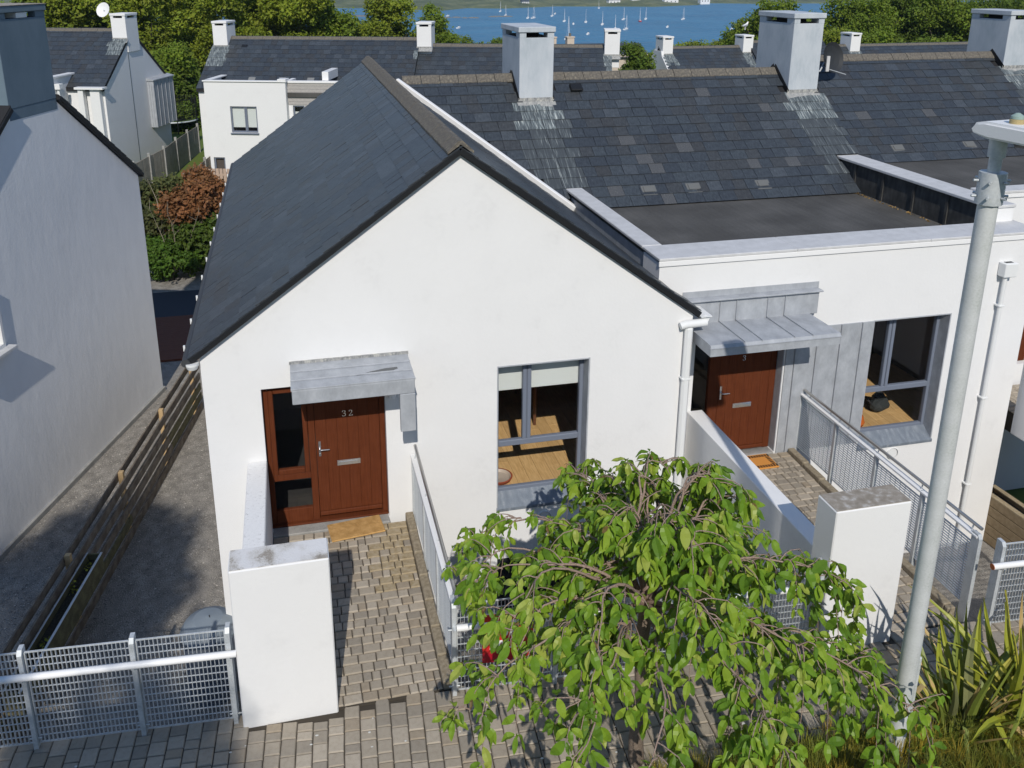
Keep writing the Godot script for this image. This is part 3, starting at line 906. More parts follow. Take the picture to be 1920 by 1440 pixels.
	for q in [0.0, 0.25, 0.5]:
		b.box(1.11, 2.65, 2.47 - q * 0.02, 2.487 - q * 0.02, q + 0.006, q + 0.262, 0.004)
		b.box(1.11, 2.65, 2.486 - q * 0.02, 2.502 - q * 0.02, q + 0.25, q + 0.266, 0.003)
	part("roof_sheet", b, M.zinc, can)
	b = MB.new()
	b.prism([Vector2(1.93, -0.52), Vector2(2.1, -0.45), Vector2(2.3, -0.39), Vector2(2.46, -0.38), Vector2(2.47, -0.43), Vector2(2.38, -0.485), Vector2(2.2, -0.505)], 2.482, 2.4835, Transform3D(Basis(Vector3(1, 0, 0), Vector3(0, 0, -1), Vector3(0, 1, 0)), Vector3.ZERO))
	part("dark_patch", b, M.dark_patch, can)  # thin dark lens-shaped patch lying on the canopy sheets
	b = MB.new()
	b.box(1.10, 2.66, 2.487, 2.525, 0.001, 0.02)
	part("wall_flashing", b, M.lead, can)
	b = MB.new()
	b.lathe(Vector3(2.42, 1.98, 0.05), [Vector2(0, -0.11), Vector2(0.05, -0.1), Vector2(0.06, 0.0), Vector2(0.05, 0.1), Vector2(0, 0.11)], 14)
	part("porch_lamp", b, M.white_paint, can)
	# the big window, lined in zinc
	b = MB.new()
	b.box(5.225, 5.2455, -0.12, 2.16, -0.215, 0.004)
	b.box(3.8895, 3.905, -0.12, 2.16, -0.215, 0.004)
	b.box(3.906, 5.224, 2.145, 2.1635, -0.215, 0.004)
	part("window_lining", b, M.reveal, H)
	b = MB.new()
	b.prism([Vector2(-0.28, 0.03), Vector2(-0.2, 0.05), Vector2(0.02, -0.105), Vector2(0.02, -0.15), Vector2(0.005, -0.15), Vector2(0.005, -0.13), Vector2(-0.28, -0.128)], 3.885, 5.25, Transform3D(Basis(Vector3(0, 0, 1), Vector3(0, 1, 0), Vector3(-1, 0, 0)), Vector3(9.135, 0, 0)))
	part("window_sill", b, M.sill, H)
	casement(H, 3.906, 5.224, 0.03, 2.144, -0.2, 4.378, 0.832)
	b = MB.new()
	b.box(3.92, 5.215, 1.64, 2.13, -0.300, -0.296)
	b.tube([Vector3(3.92, 2.12, -0.32), Vector3(5.215, 2.12, -0.32)], [0.03], 8)
	part("roller_blind", b, M.blind, H)
	# lower storey window, in the light well
	b = MB.new()
	b.box(3.905, 5.245, -2.09, -0.975, -0.2, -0.17)
	part("basement_window", b, M.dark_glass, H)
	b = MB.new()
	b.tube([Vector3(4.61, -0.345, -0.01), Vector3(4.61, -0.345, 0.03)], [0.105], 18, false)
	b.lathe(Vector3(4.61, -0.345, 0.002), [Vector2(0.0, 0.012), Vector2(0.09, 0.012)], 18, Basis(Vector3(1, 0, 0), Vector3(0, 0, 1), Vector3(0, -1, 0)))
	part("vent_pipe", b, M.plastic, H)
	# rooms behind the glass
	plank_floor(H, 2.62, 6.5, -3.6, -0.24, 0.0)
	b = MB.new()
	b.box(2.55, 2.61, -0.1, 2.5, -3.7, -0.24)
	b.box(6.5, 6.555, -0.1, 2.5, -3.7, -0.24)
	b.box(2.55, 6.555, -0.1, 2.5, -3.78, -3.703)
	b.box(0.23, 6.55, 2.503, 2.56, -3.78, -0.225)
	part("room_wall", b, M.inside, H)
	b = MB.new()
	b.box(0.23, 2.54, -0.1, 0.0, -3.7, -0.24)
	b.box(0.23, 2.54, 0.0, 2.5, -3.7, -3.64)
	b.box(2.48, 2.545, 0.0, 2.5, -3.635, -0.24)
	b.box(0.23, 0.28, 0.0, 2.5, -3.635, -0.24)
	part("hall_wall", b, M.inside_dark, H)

# ---------- the terrace to the right ----------
func terrace_party(H: Node, dz: float) -> void:
	pass

func build_terrace() -> void:
	var E := 3.1                     # eave height
	var n := Vector3(0, VN, VS)
	var v := Vector3(0, VS, -VN)
	var H := thing("terrace_house", "white flat-fronted terrace house with zinc porch, right of the gable house", "house")
	var b := MB.new()
	wall(b, [Vector2(6.78, 3.34), Vector2(12.97, 3.34)], -2.41, -0.4, 0.22, [[7.06, 8.58, 0.0, 2.13], [10.1, 11.52, -0.17, 2.127]])
	b.box(12.75, 12.97, -2.41, 3.34, -7.0, -0.623)
	b.box(6.4, 6.78, 2.7, 3.34, -1.0, -0.4)
	part("wall", b, M.render, H)
	# flat roof and its parapets
	b = MB.new()
	b.box(6.68, 12.5, 2.95, 3.1, -4.7, -0.99)
	part("flat_roof", b, M.felt, H)
	b = MB.new()
	b.box(6.44, 6.66, 3.02, 3.38, -5.1, -0.66)
	b.box(6.66, 12.55, 3.02, 3.38, -0.98, -0.66)
	part("parapet", b, M.felt_wall, H)
	b = MB.new()
	b.box(6.425, 6.436, 2.98, 3.3, -4.95, -0.42)
	part("lead_upstand", b, M.zinc, H)
	b = MB.new()
	b.box(6.434, 6.44, 2.85, 3.12, -4.7, -0.42)
	part("lead_gutter", b, M.lead, H)
	var cop := MB.new()
	cop.box(6.38, 6.7, 3.38, 3.43, -5.12, -1.02, 0.01)
	var coping := part("coping", cop, M.coping, H)
	var cx := [6.38, 8.6, 10.9, 13.0]
	for i in 3:
		bx("coping_sheet", M.coping, coping, cx[i] + 0.002, cx[i + 1] - 0.002, 3.38, 3.425, -1.018, -0.37, 0.008)
	b = MB.new()
	b.box(6.38, 13.0, 3.30, 3.379, -0.397, -0.372, 0.006)
	part("fascia", b, M.white_paint, H)
	# slates of the main slope
	var keep := func(p: Vector3) -> bool:
		if p.x < 3.39 + (p.z + 7.377) + 0.02 or p.x > 12.93:
			return false
		for c in [5.953, 12.08]:
			if p.x > c - 0.04 and p.x < c + 0.74 and p.z < -6.74:
				return false
		return not (p.x > 12.47 and p.z > -5.2)
	var tone := func(p: Vector3) -> int:
		for c in [5.953, 12.08]:
			if p.x > c - 0.1 and p.x < c + 0.82 and p.z > -6.74 and p.z < -4.9:
				return 90 if p.z < -6.1 + rng.randf_range(-0.2, 0.3) else 92
		if rng.randf() < 0.02:
			return 91
		return any_tone()
	b = MB.new()
	b.prism([Vector2(-4.36, E - 0.14), Vector2(-4.36, E - 0.02), Vector2(-7.377, RIDGE - 0.01), Vector2(-10.4, E - 0.02), Vector2(-10.4, E - 0.14), Vector2(-7.377, RIDGE - 0.13)], 6.2, 12.93, Transform3D(Basis(Vector3(0, 0, 1), Vector3(0, 1, 0), Vector3(-1, 0, 0)), Vector3(19.13, 0, 0)))
	var bb := MB.new()
	bb.out_quad(Vector3(3.39, RIDGE - 0.012, -7.377), Vector3(6.22, RIDGE - 0.012, -7.377), Vector3(6.22, E - 0.02, -4.4), Vector3(6.2, E - 0.02, -4.42), Vector3(5, 0, -7))
	b.append(bb, Transform3D())
	part("roof", b, M.dark, H)
	var list := []
	lay_slates(Vector3(3.3, E, -4.36), n, v, 9.66, 3.68, keep, tone, list)
	emit_slates(H, list)
	ridge_tiles(H, Vector3(3.62, RIDGE + 0.03, -7.377), Vector3(5.95, RIDGE + 0.03, -7.377), 36.0, 0.42)
	ridge_tiles(H, Vector3(6.675, RIDGE + 0.03, -7.377), Vector3(12.09, RIDGE + 0.03, -7.377), 36.0, 0.42)
	b = MB.new()
	b.bar(Vector3(3.5, RIDGE - 0.005, -7.25), Vector3(6.42, RIDGE - 0.005 - PITCH * 2.92, -7.25 + 2.92), 0.085, 0.12, Vector3.UP, 0.01)
	part("valley_flashing", b, M.white_paint, H)
	for c in [[5.953, 6.675, 6.33], [12.08, 12.80, 6.54]]:
		chimney(H, c[0], c[1], -8.21, -6.735, 4.5, c[2], M.chimney)
		lead_apron(H, c[0], c[1], Vector3(0, RIDGE - PITCH * (7.377 - 6.735) * 1.0, -6.735), n, v)
		b = MB.new()
		for s in [c[0] - 0.014, c[1] + 0.002]:
			b.bar(Vector3(s + 0.006, RIDGE - PITCH * 0.642 + 0.05, -6.735), Vector3(s + 0.006, RIDGE + 0.09, -7.377), 0.012, 0.15, Vector3(0, VN, VS))
			b.bar(Vector3(s + 0.006, RIDGE + 0.09, -7.377), Vector3(s + 0.006, RIDGE - PITCH * 0.642 + 0.05, -8.02), 0.012, 0.15, Vector3(0, VN, -VS))
		part("soaker", b, M.black, H)
	# slate vents
	for p in [Vector3(8.03, 0, -4.69), Vector3(8.965, 0, -4.69), Vector3(10.46, 0, -4.68)]:
		b = MB.new()
		var c := Vector3(p.x, RIDGE - PITCH * (p.z + 7.377), p.z) + n * 0.035
		b.obox(Transform3D(Basis(Vector3(1, 0, 0), n, Vector3(1, 0, 0).cross(n)), c), Vector3(0.3, 0.014, 0.24), 0.004)
		b.obox(Transform3D(Basis(Vector3(1, 0, 0), n, Vector3(1, 0, 0).cross(n)), c + n * 0.014 + v * 0.02), Vector3(0.22, 0.02, 0.14), 0.008)
		part("slate_vent", b, mat(0.13, 0.135, 0.135, 0.8), H)
	b = MB.new()
	b.obox(Transform3D(Basis(Vector3(1, 0, 0), n, Vector3(1, 0, 0).cross(n)), Vector3(7.25, 5.014, -7.0) + n * 0.06), Vector3(0.26, 0.07, 0.2), 0.015)
	part("roof_cowl", b, M.black, H)
	# zinc porch front
	b = MB.new()
	b.box(6.79, 9.0, 2.385, 2.745, -0.398, -0.30, 0.008)
	b.box(6.79, 9.03, 2.75, 2.775, -0.398, -0.24, 0.006)
	b.box(6.79, 9.03, 2.776, 2.87, -0.398, -0.385)
	var head := part("zinc_header", b, M.zinc, H)
	for s in [7.35, 7.62, 8.13, 8.42]:
		bx("seam", M.zinc, head, s, s + 0.012, 2.39, 2.74, -0.299, -0.278, 0.002)
	b = MB.new()
	b.prism([Vector2(-0.30, 2.232), Vector2(-0.30, 2.395), Vector2(0.49, 2.40), Vector2(0.51, 2.36), Vector2(0.51, 2.232)], 6.83, 8.87, Transform3D(Basis(Vector3(0, 0, 1), Vector3(0, 1, 0), Vector3(-1, 0, 0)), Vector3(15.70, 0, 0)))
	var can := part("canopy", b, M.zinc, H)
	for s in [7.35, 7.62, 8.13, 8.42]:
		bx("seam", M.zinc, can, s, s + 0.012, 2.393, 2.42, -0.29, 0.5, 0.002)
	bx("drip_edge", M.zinc, can, 6.82, 8.88, 2.345, 2.36, 0.505, 0.52, 0.002)
	# zinc cladding panels between door and window
	var px := [8.59, 8.745, 9.11, 9.515, 9.885, 10.097]
	for i in 5:
		bx("zinc_panel", M.zinc, H, px[i] + 0.006, px[i + 1] - 0.006, -0.02, 2.125, -0.398, -0.378, 0.004)
		if i > 0:
			bx("seam", M.zinc, H, px[i] - 0.005, px[i] + 0.005, -0.02, 2.125, -0.398, -0.355, 0.002)
	b = MB.new()
	b.box(8.565, 8.58, 0.0, 2.13, -0.61, -0.4)
	part("door_lining", b, M.reveal, H)
	b = MB.new()
	b.box(11.50, 11.5205, -0.16, 2.124, -0.615, -0.397)
	b.box(10.0995, 10.115, -0.16, 2.124, -0.615, -0.397)
	b.box(10.116, 11.499, 2.108, 2.1275, -0.615, -0.397)
	part("window_lining", b, M.reveal, H)
	b = MB.new()
	b.prism([Vector2(-0.68, 0.0), Vector2(-0.6, 0.02), Vector2(-0.38, -0.145), Vector2(-0.38, -0.19), Vector2(-0.395, -0.19), Vector2(-0.395, -0.17), Vector2(-0.68, -0.168)], 10.095, 11.525, Transform3D(Basis(Vector3(0, 0, 1), Vector3(0, 1, 0), Vector3(-1, 0, 0)), Vector3(21.62, 0, 0)))
	part("window_sill", b, M.sill, H)
	casement(H, 10.116, 11.499, 0.0, 2.107, -0.6, 10.61, 0.79)
	# door
	b = MB.new()
	var z := -0.56
	b.box(7.41, 7.585, 0.0, 2.12, z - 0.07, z + 0.004, 0.006)
	b.box(8.45, 8.56, 0.0, 2.12, z - 0.07, z + 0.004, 0.006)
	b.box(7.07, 7.41, 0.0, 0.12, z - 0.07, z, 0.006)
	b.box(7.07, 8.56, 2.06, 2.125, z - 0.07, z + 0.002, 0.006)
	var fr := part("door_frame", b, M.door, H)
	b = MB.new()
	b.quad(Vector3(7.07, 0.12, z - 0.03), Vector3(7.41, 0.12, z - 0.03), Vector3(7.41, 2.06, z - 0.03), Vector3(7.07, 2.06, z - 0.03))
	part("pane", b, M.glass, fr)
	var door := front_door(H, 7.588, 8.448, 0.02, 2.058, z)
	digit(door, "3", Vector3(7.985, 1.63, z + 0.006), 0.085, M.chrome)
	bx("door_step", M.concrete, H, 7.065, 8.56, -0.3, 0.0, -0.62, -0.38, 0.01)
	# rainwater hopper and pipe
	b = MB.new()
	b.box(12.25, 12.49, 2.72, 2.95, -0.398, -0.24, 0.01)
	var hop := part("hopper", b, M.plastic, H)
	bx("mouth", M.black, hop, 12.30, 12.44, 2.90, 2.953, -0.36, -0.30)
	b = MB.new()
	b.tube([Vector3(12.35, 2.74, -0.325), Vector3(12.35, -2.39, -0.325)], [0.034], 10)
	var pipe := part("downpipe", b, M.plastic, H)
	for y in [2.2, 0.55, -1.1]:
		bx("pipe_clip", M.plastic, pipe, 12.295, 12.405, y, y + 0.03, -0.4, -0.28, 0.004)
	b = MB.new()
	b.tube([Vector3(10.79, -0.32, -0.41), Vector3(10.79, -0.32, -0.37)], [0.1], 18, false)
	b.lathe(Vector3(10.79, -0.32, -0.398), [Vector2(0.0, 0.012), Vector2(0.09, 0.012)], 18, Basis(Vector3(1, 0, 0), Vector3(0, 0, 1), Vector3(0, -1, 0)))
	part("vent_pipe", b, M.plastic, H)
	# rooms
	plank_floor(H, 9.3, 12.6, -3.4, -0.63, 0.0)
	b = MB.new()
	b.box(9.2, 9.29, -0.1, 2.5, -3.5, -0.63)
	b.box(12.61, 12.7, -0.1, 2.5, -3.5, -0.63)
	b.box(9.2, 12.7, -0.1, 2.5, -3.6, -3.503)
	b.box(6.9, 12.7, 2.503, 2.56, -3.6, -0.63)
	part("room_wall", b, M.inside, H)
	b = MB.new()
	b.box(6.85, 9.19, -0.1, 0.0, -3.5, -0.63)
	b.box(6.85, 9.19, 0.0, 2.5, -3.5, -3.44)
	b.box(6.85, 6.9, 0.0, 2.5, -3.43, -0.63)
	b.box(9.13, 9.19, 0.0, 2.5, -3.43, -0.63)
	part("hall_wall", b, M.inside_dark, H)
	# leaves and moss washed into the corner of the flat roof
	var xf := []
	var cols := []
	for k in 320:
		var t := rng.randf()
		var p := Vector3(12.47 - t * t * 1.0 - rng.randf() * 0.08, 3.108 + rng.randf() * 0.02 * (1.0 - t), -4.5 + rng.randf() * 0.12 * (1.2 - t))
		if k % 3 == 0:
			p = Vector3(12.46 - rng.randf() * 0.08, 3.106, -4.5 + t * t * 2.6)
		xf.append(Transform3D(Basis.from_euler(Vector3(rng.randf(), rng.randf() * TAU, rng.randf() * 0.6)).scaled(Vector3.ONE * rng.randf_range(0.02, 0.05)), p))
		cols.append(Color(0.22, 0.14, 0.05) * rng.randf_range(0.5, 1.5))
	var lm := MB.new()
	lm.quad(Vector3(-0.5, 0, -0.3), Vector3(-0.5, 0.1, 0.3), Vector3(0.5, 0, 0.3), Vector3(0.5, 0.15, -0.3))
	var vm := mat(1, 1, 1, 0.9)
	vm.vertex_color_use_as_albedo = true
	var fl := multi("fallen_leaves", lm.mesh(), vm, self, xf, cols)
	tag(fl, "dry brown leaves washed into the corner of the flat dark roof", "fallen leaves", "", "stuff")
	build_upper_terrace(n, v)

func build_upper_terrace(n: Vector3, v: Vector3) -> void:
	var E := 3.38
	var R := 5.403
	var Z0 := -5.69
	var H := thing("terrace_house", "taller white terrace house at the right edge, its slate roof stepped above its neighbour", "house")
	var b := MB.new()
	wall(b, [Vector2(12.975, 3.62), Vector2(24.0, 3.62)], -2.41, -1.7, 0.22, [[13.5, 14.6, 0.35, 2.5]])
	part("wall", b, M.render, H)
	b = MB.new()
	b.box(12.91, 24.0, 3.2, 3.39, -6.1, -2.0)
	part("flat_roof", b, M.felt, H)
	# party parapet between the two flat roofs
	b = MB.new()
	b.box(12.5, 12.9, 2.9, 3.66, -5.35, -1.0)
	b.box(12.9, 24.0, 3.4, 3.70, -2.0, -1.72)
	part("parapet", b, M.felt_wall, H)
	for k in 5:
		bx("upstand_seam", M.felt_wall, H, 12.478, 12.499, 3.1, 3.655, -4.65 + k * 0.88, -4.59 + k * 0.88)
	bx("parapet_end", M.render, H, 12.48, 12.93, 2.9, 3.658, -1.0, -0.985)
	b = MB.new()
	b.box(12.45, 12.95, 3.66, 3.715, -5.42, -0.96, 0.01)
	var coping := part("coping", b, M.coping, H)
	bx("coping_sheet", M.coping, coping, 12.952, 18.0, 3.70, 3.75, -2.02, -1.66, 0.008)
	bx("coping_sheet", M.coping, coping, 18.004, 24.0, 3.70, 3.75, -2.02, -1.66, 0.008)
	b = MB.new()
	b.box(12.952, 24.0, 3.62, 3.699, -1.698, -1.67, 0.006)
	part("fascia", b, M.white_paint, H)
	var zr := Z0 - (R - E) / PITCH
	b = MB.new()
	b.prism([Vector2(Z0 + 0.04, E - 0.14), Vector2(Z0 + 0.04, E - 0.02), Vector2(zr, R - 0.01), Vector2(zr - 3.0, E), Vector2(zr - 3.0, E - 0.14), Vector2(zr, R - 0.13)], 12.94, 24.0, Transform3D(Basis(Vector3(0, 0, 1), Vector3(0, 1, 0), Vector3(-1, 0, 0)), Vector3(36.94, 0, 0)))
	part("roof", b, M.dark, H)
	b = MB.new()
	b.prism([Vector2(-4.4, 2.9), Vector2(-4.4, 3.08), Vector2(-7.377, RIDGE - 0.03), Vector2(-8.4, 4.5), Vector2(-8.4, 2.9)], 12.932, 12.99, Transform3D(Basis(Vector3(0, 0, 1), Vector3(0, 1, 0), Vector3(-1, 0, 0)), Vector3(25.922, 0, 0)))
	b.prism([Vector2(-7.4, 3.0), Vector2(-7.4, 4.5), Vector2(zr, R - 0.1), Vector2(zr - 2.0, 4.0), Vector2(zr - 2.0, 3.0)], 12.935, 12.99, Transform3D(Basis(Vector3(0, 0, 1), Vector3(0, 1, 0), Vector3(-1, 0, 0)), Vector3(25.925, 0, 0)))
	part("step_wall", b, M.felt_wall, H)
	var keep := func(p: Vector3) -> bool:
		return p.x > 12.93 and p.x < 21.5 and not (p.x > 18.72 and p.x < 19.49 and p.z < -8.02)
	var tone := func(p: Vector3) -> int:
		if p.x > 18.62 and p.x < 19.55 and p.z < -6.6 and p.z > -8.0:
			return 90 if p.z < -7.4 else 92
		return any_tone() if rng.randf() > 0.03 else 91
	var list := []
	lay_slates(Vector3(12.995, E, Z0 + 0.04), n, v, 8.6, (R - E) / VS, keep, tone, list)
	emit_slates(H, list)
	ridge_tiles(H, Vector3(12.95, R + 0.03, zr), Vector3(18.74, R + 0.03, zr), 36.0, 0.42)
	ridge_tiles(H, Vector3(19.48, R + 0.03, zr), Vector3(21.6, R + 0.03, zr), 36.0, 0.42)
	chimney(H, 18.75, 19.47, -9.3, -7.997, 4.6, 6.49, M.chimney)
	lead_apron(H, 18.75, 19.47, Vector3(0, R - PITCH * (-7.997 - zr), -7.997), n, v)
	b = MB.new()
	b.bar(Vector3(18.742, R - PITCH * (-7.997 - zr) + 0.05, -7.997), Vector3(18.742, R + 0.09, zr), 0.012, 0.15, Vector3(0, VN, VS))
	part("soaker", b, M.black, H)
	for p in [Vector3(14.497, 0, -6.0), Vector3(16.355, 0, -6.0), Vector3(17.658, 0, -6.0)]:
		b = MB.new()
		var c := Vector3(p.x, R - PITCH * (p.z - zr), p.z) + n * 0.035
		b.obox(Transform3D(Basis(Vector3(1, 0, 0), n, Vector3(1, 0, 0).cross(n)), c), Vector3(0.3, 0.014, 0.24), 0.004)
		b.obox(Transform3D(Basis(Vector3(1, 0, 0), n, Vector3(1, 0, 0).cross(n)), c + n * 0.014 + v * 0.02), Vector3(0.22, 0.02, 0.14), 0.008)
		part("slate_vent", b, mat(0.13, 0.135, 0.135, 0.8), H)
	bx("door", M.door, H, 13.52, 14.58, 0.36, 2.49, -1.86, -1.8, 0.005)
	# satellite dish on the party chimney
	var D := thing("satellite_dish", "black mesh satellite dish fixed beside the second tall chimney", "satellite dish", Vector3(13.45, 5.45, -7.45))
	b = MB.new()
	var face := Basis(Vector3(0, 1, 0), 0.5) * Basis(Vector3(1, 0, 0), -1.25)
	b.lathe(Vector3(0.25, 0.05, -0.15), [Vector2(0.0, -0.10), Vector2(0.15, -0.09), Vector2(0.28, -0.05), Vector2(0.36, 0.0), Vector2(0.36, 0.008), Vector2(0.28, -0.04), Vector2(0.15, -0.08), Vector2(0, -0.09)], 24, Basis(Vector3(0, 1, 0), 0.35) * Basis(Vector3(1, 0, 0), 1.35))
	part("dish", b, mat(0.03, 0.033, 0.037, 0.6), D)
	b = MB.new()
	b.tube([Vector3(-0.38, -0.25, -0.1), Vector3(-0.1, -0.25, -0.1), Vector3(0.1, 0.0, -0.2)], [0.02], 8)
	b.tube([Vector3(0.1, -0.2, -0.15), Vector3(0.35, -0.3, 0.25)], [0.012], 6)
	part("bracket", b, M.galv, D)
	bx("mount_plate", M.coping, D, -0.02, 0.06, -0.25, 0.1, -0.02, 0.02, 0.004)

# ---------- the grey-lit gable at the left ----------
func build_left_house() -> void:
	var H := thing("end_house", "tall house at the left edge, bare shaded gable wall under a broad dark chimney", "house", Vector3(-2.12, -2.4, -9.89), deg_to_rad(-17.82))
	# local x points out of the gable, local z towards the street; the gable face lies in x = 0
	var g := Transform3D(Basis(Vector3(0, 0, -1), Vector3(0, 1, 0), Vector3(1, 0, 0)), Vector3.ZERO)   # wall() x runs along -z
	var b := MB.new()
	wall(b, [Vector2(-7.0, 5.39), Vector2(-3.48, 7.98), Vector2(0.06, 5.39)], 0.0, 0.0, 0.25, [[-6.6, -5.43, 3.6, 4.6]])
	var w := MB.new()
	w.append(b, g)
	w.box(-9.0, -0.253, 0, 5.27, -0.06, 0.19)
	w.box(-9.0, -0.253, 0, 5.27, 6.75, 7.0)
	part("wall", w, M.old_render, H)
	b = MB.new()
	b.prism([Vector2(-7.15, 5.32), Vector2(-7.15, 5.43), Vector2(-3.48, 8.12), Vector2(0.2, 5.43), Vector2(0.2, 5.32), Vector2(-3.48, 8.0)], -9.0, -0.74, g)
	b.prism([Vector2(0.2, 5.32), Vector2(0.2, 5.43), Vector2(-2.735, 7.575), Vector2(-2.735, 7.46)], -0.739, 0.06, g)
	b.prism([Vector2(-7.15, 5.32), Vector2(-7.15, 5.43), Vector2(-4.225, 7.575), Vector2(-4.225, 7.46)], -0.739, 0.06, g)
	part("roof", b, M.dark, H)
	b = MB.new()
	b.bar(Vector3(0.035, 7.51, 2.738), Vector3(0.035, 5.37, -0.17), 0.085, 0.11, Vector3(1, 0, 0), 0.008)
	b.bar(Vector3(0.035, 7.51, 4.222), Vector3(0.035, 5.36, 7.15), 0.085, 0.11, Vector3(1, 0, 0), 0.008)
	part("verge", b, M.black, H)
	var list := []
	lay_slates(Vector3(0.055, 5.44, -0.2), Vector3(0, 0.806, -0.592), Vector3(0, 0.592, 0.806), 2.5, 4.5, func(p): return p.z < 2.68 or p.x < -0.75, func(p): return any_tone(), list)
	var local := []
	for s in list:
		local.append([s[0], s[1], s[2], H.transform * s[3]])
	emit_slates(H, local, 40)
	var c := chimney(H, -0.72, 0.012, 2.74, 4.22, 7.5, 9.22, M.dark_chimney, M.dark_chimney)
	bx("cap_sheet", M.lichen_top, c, -0.76, 0.05, 9.221, 9.235, 2.70, 4.26, 0.003)
	bx("flue_block", M.plastic, c, -0.2, 0.02, 9.01, 9.1, 3.3, 3.62, 0.005)
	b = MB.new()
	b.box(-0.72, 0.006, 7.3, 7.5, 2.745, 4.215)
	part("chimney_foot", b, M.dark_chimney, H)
	bx("plinth", M.concrete, H, -0.2, 0.05, 0.0, 0.12, -0.1, 7.0, 0.01)
	b = MB.new()
	b.box(-0.2, 0.2, 3.52, 3.58, 5.3, 6.7, 0.008)
	part("window_sill", b, M.coping, H)
	b = MB.new()
	b.box(0.001, 0.06, 3.58, 4.6, 5.40, 5.46)
	b.box(-0.12, 0.06, 3.58, 3.65, 5.461, 6.6)
	part("window_trim", b, M.plastic, H)
	bx("pane", M.dark_glass, H, -0.15, -0.12, 3.6, 4.6, 5.45, 6.6)

# ---------- piers, low walls, paths ----------
func fence_z(x: float) -> float:
	return 3.0 + 0.065 * x

func path_y(z: float, z0: float) -> float:
	return -0.012 - 0.04 * maxf(0.0, z - z0)

func cap_plate(parent: Node, m: Material, x0: float, x1: float, y: float, z0: float, z1: float) -> void:
	bx("weathered_top", m, parent, x0, x1, y, y + 0.006, z0, z1, 0.002)

func build_front_walls() -> void:
	var W := thing("low_wall", "low white wall with speckled top left of the path to the door numbered 32", "wall")
	bx("wall_body", M.render, W, 0.47, 0.722, -2.4, 1.11, 0.002, 2.785, 0.01)
	cap_plate(W, M.pier_speck, 0.478, 0.714, 1.11, 0.01, 2.785)
	var P := thing("gate_pier", "broad white pier with flaking grey top, left of the path to the door numbered 32", "pier", Vector3.ZERO, 0.0, "white piers at the street")
	bx("pier_body", M.render, P, 0.43, 1.41, -2.4, 1.755, 2.79, 3.145, 0.012)
	cap_plate(P, M.pier_top, 0.44, 1.40, 1.755, 2.80, 3.135)
	W = thing("low_wall", "low white wall behind the cherry tree, left of the neighbour's path", "wall")
	bx("wall_body", M.render, W, 7.0, 7.25, -2.4, 0.905, -0.396, 3.175, 0.01)
	P = thing("gate_pier", "broad white pier with lichen-brown top, between cherry tree and lamp post", "pier", Vector3.ZERO, 0.0, "white piers at the street")
	bx("pier_body", M.render, P, 6.87, 7.82, -2.4, 1.72, 3.18, 3.54, 0.012)
	cap_plate(P, M.lichen_top, 6.88, 7.81, 1.72, 3.19, 3.53)
	W = thing("low_wall", "white wall at the right picture edge, over the dark light well", "wall")
	bx("wall_body", M.render, W, 13.16, 13.42, -0.27, 1.5, -0.45, 3.7, 0.01)
	# retaining wall under the street
	var b := MB.new()
	b.prism([Vector2(-14, -2.05), Vector2(26, -3.6 - 1.0), Vector2(26, -3.8 - 1.0), Vector2(-14, -2.3)], -2.4, -0.2, Transform3D(Basis(Vector3(1, 0, 0), Vector3(0, 0, -1), Vector3(0, 1, 0)), Vector3.ZERO))
	var o := part("retaining_wall", b, M.concrete, self)
	tag(o, "grey concrete retaining wall below the street fences", "wall")

var paver_meshes := {}
func paver_mesh(w: float, d: float) -> MB:
	var key := Vector2i(roundi(w * 1000), roundi(d * 1000))
	if not paver_meshes.has(key):
		var b := MB.new()
		var x := w / 2 - 0.0045
		var z := d / 2 - 0.0045
		var e := 0.009
		var y := 0.0
		var lo := -0.012
		var t := [Vector3(-x + e, y, z - e), Vector3(x - e, y, z - e), Vector3(x - e, y, -z + e), Vector3(-x + e, y, -z + e)]
		var q := [Vector3(-x, lo, z), Vector3(x, lo, z), Vector3(x, lo, -z), Vector3(-x, lo, -z)]
		b.quad(t[0], t[1], t[2], t[3])
		for i in 4:
			var j := (i + 1) % 4
			b.quad(q[i], q[j], t[j], t[i])
			b.quad(q[i] + Vector3(0, -0.04, 0), q[j] + Vector3(0, -0.04, 0), q[j], q[i])
		paver_meshes[key] = [b, b.mesh()]
	return paver_meshes[key][0]

func emit_pavers(parent: Node, list: Array, singles: int, called := "paver") -> void:
	var near := list.filter(func(s): return in_view(s[0].origin, 30.0))
	near.sort_custom(func(a, b): return a[0].origin.distance_squared_to(cam_pos) < b[0].origin.distance_squared_to(cam_pos))
	near.resize(mini(singles, near.size()))
	var chosen := {}
	for s in near:
		chosen[s] = true
		paver_mesh(s[1], s[2])
		put(called, paver_meshes[Vector2i(roundi(s[1] * 1000), roundi(s[2] * 1000))][1], s[3], parent, s[0])
	var rest := {}
	for s in list:
		if not chosen.has(s):
			if not rest.has(s[3]):
				rest[s[3]] = MB.new()
			rest[s[3]].append(paver_mesh(s[1], s[2]), s[0])
	if rest.is_empty():
		return
	var m := ArrayMesh.new()
	for k in rest:
		rest[k].add_to(m)
		m.surface_set_material(m.get_surface_count() - 1, k)
	put("paving_courses", m, null, parent).set_meta("kind", "stuff")

func bed_edge(x: float) -> float:
	return 4.58 + 0.05 * (x - 4.3)

func bed_y(x: float, z: float) -> float:
	var d := z - bed_edge(x)
	return -0.165 + 0.03 * minf(1.0, d * 20.0) + 0.53 * smoothstep(0.05, 0.75, d) * smoothstep(4.1, 5.6, x)

func paver_tone() -> Material:
	return M.pavers[[0, 0, 0, 1, 1, 2, 2, 3][rng.randi_range(0, 7)]]

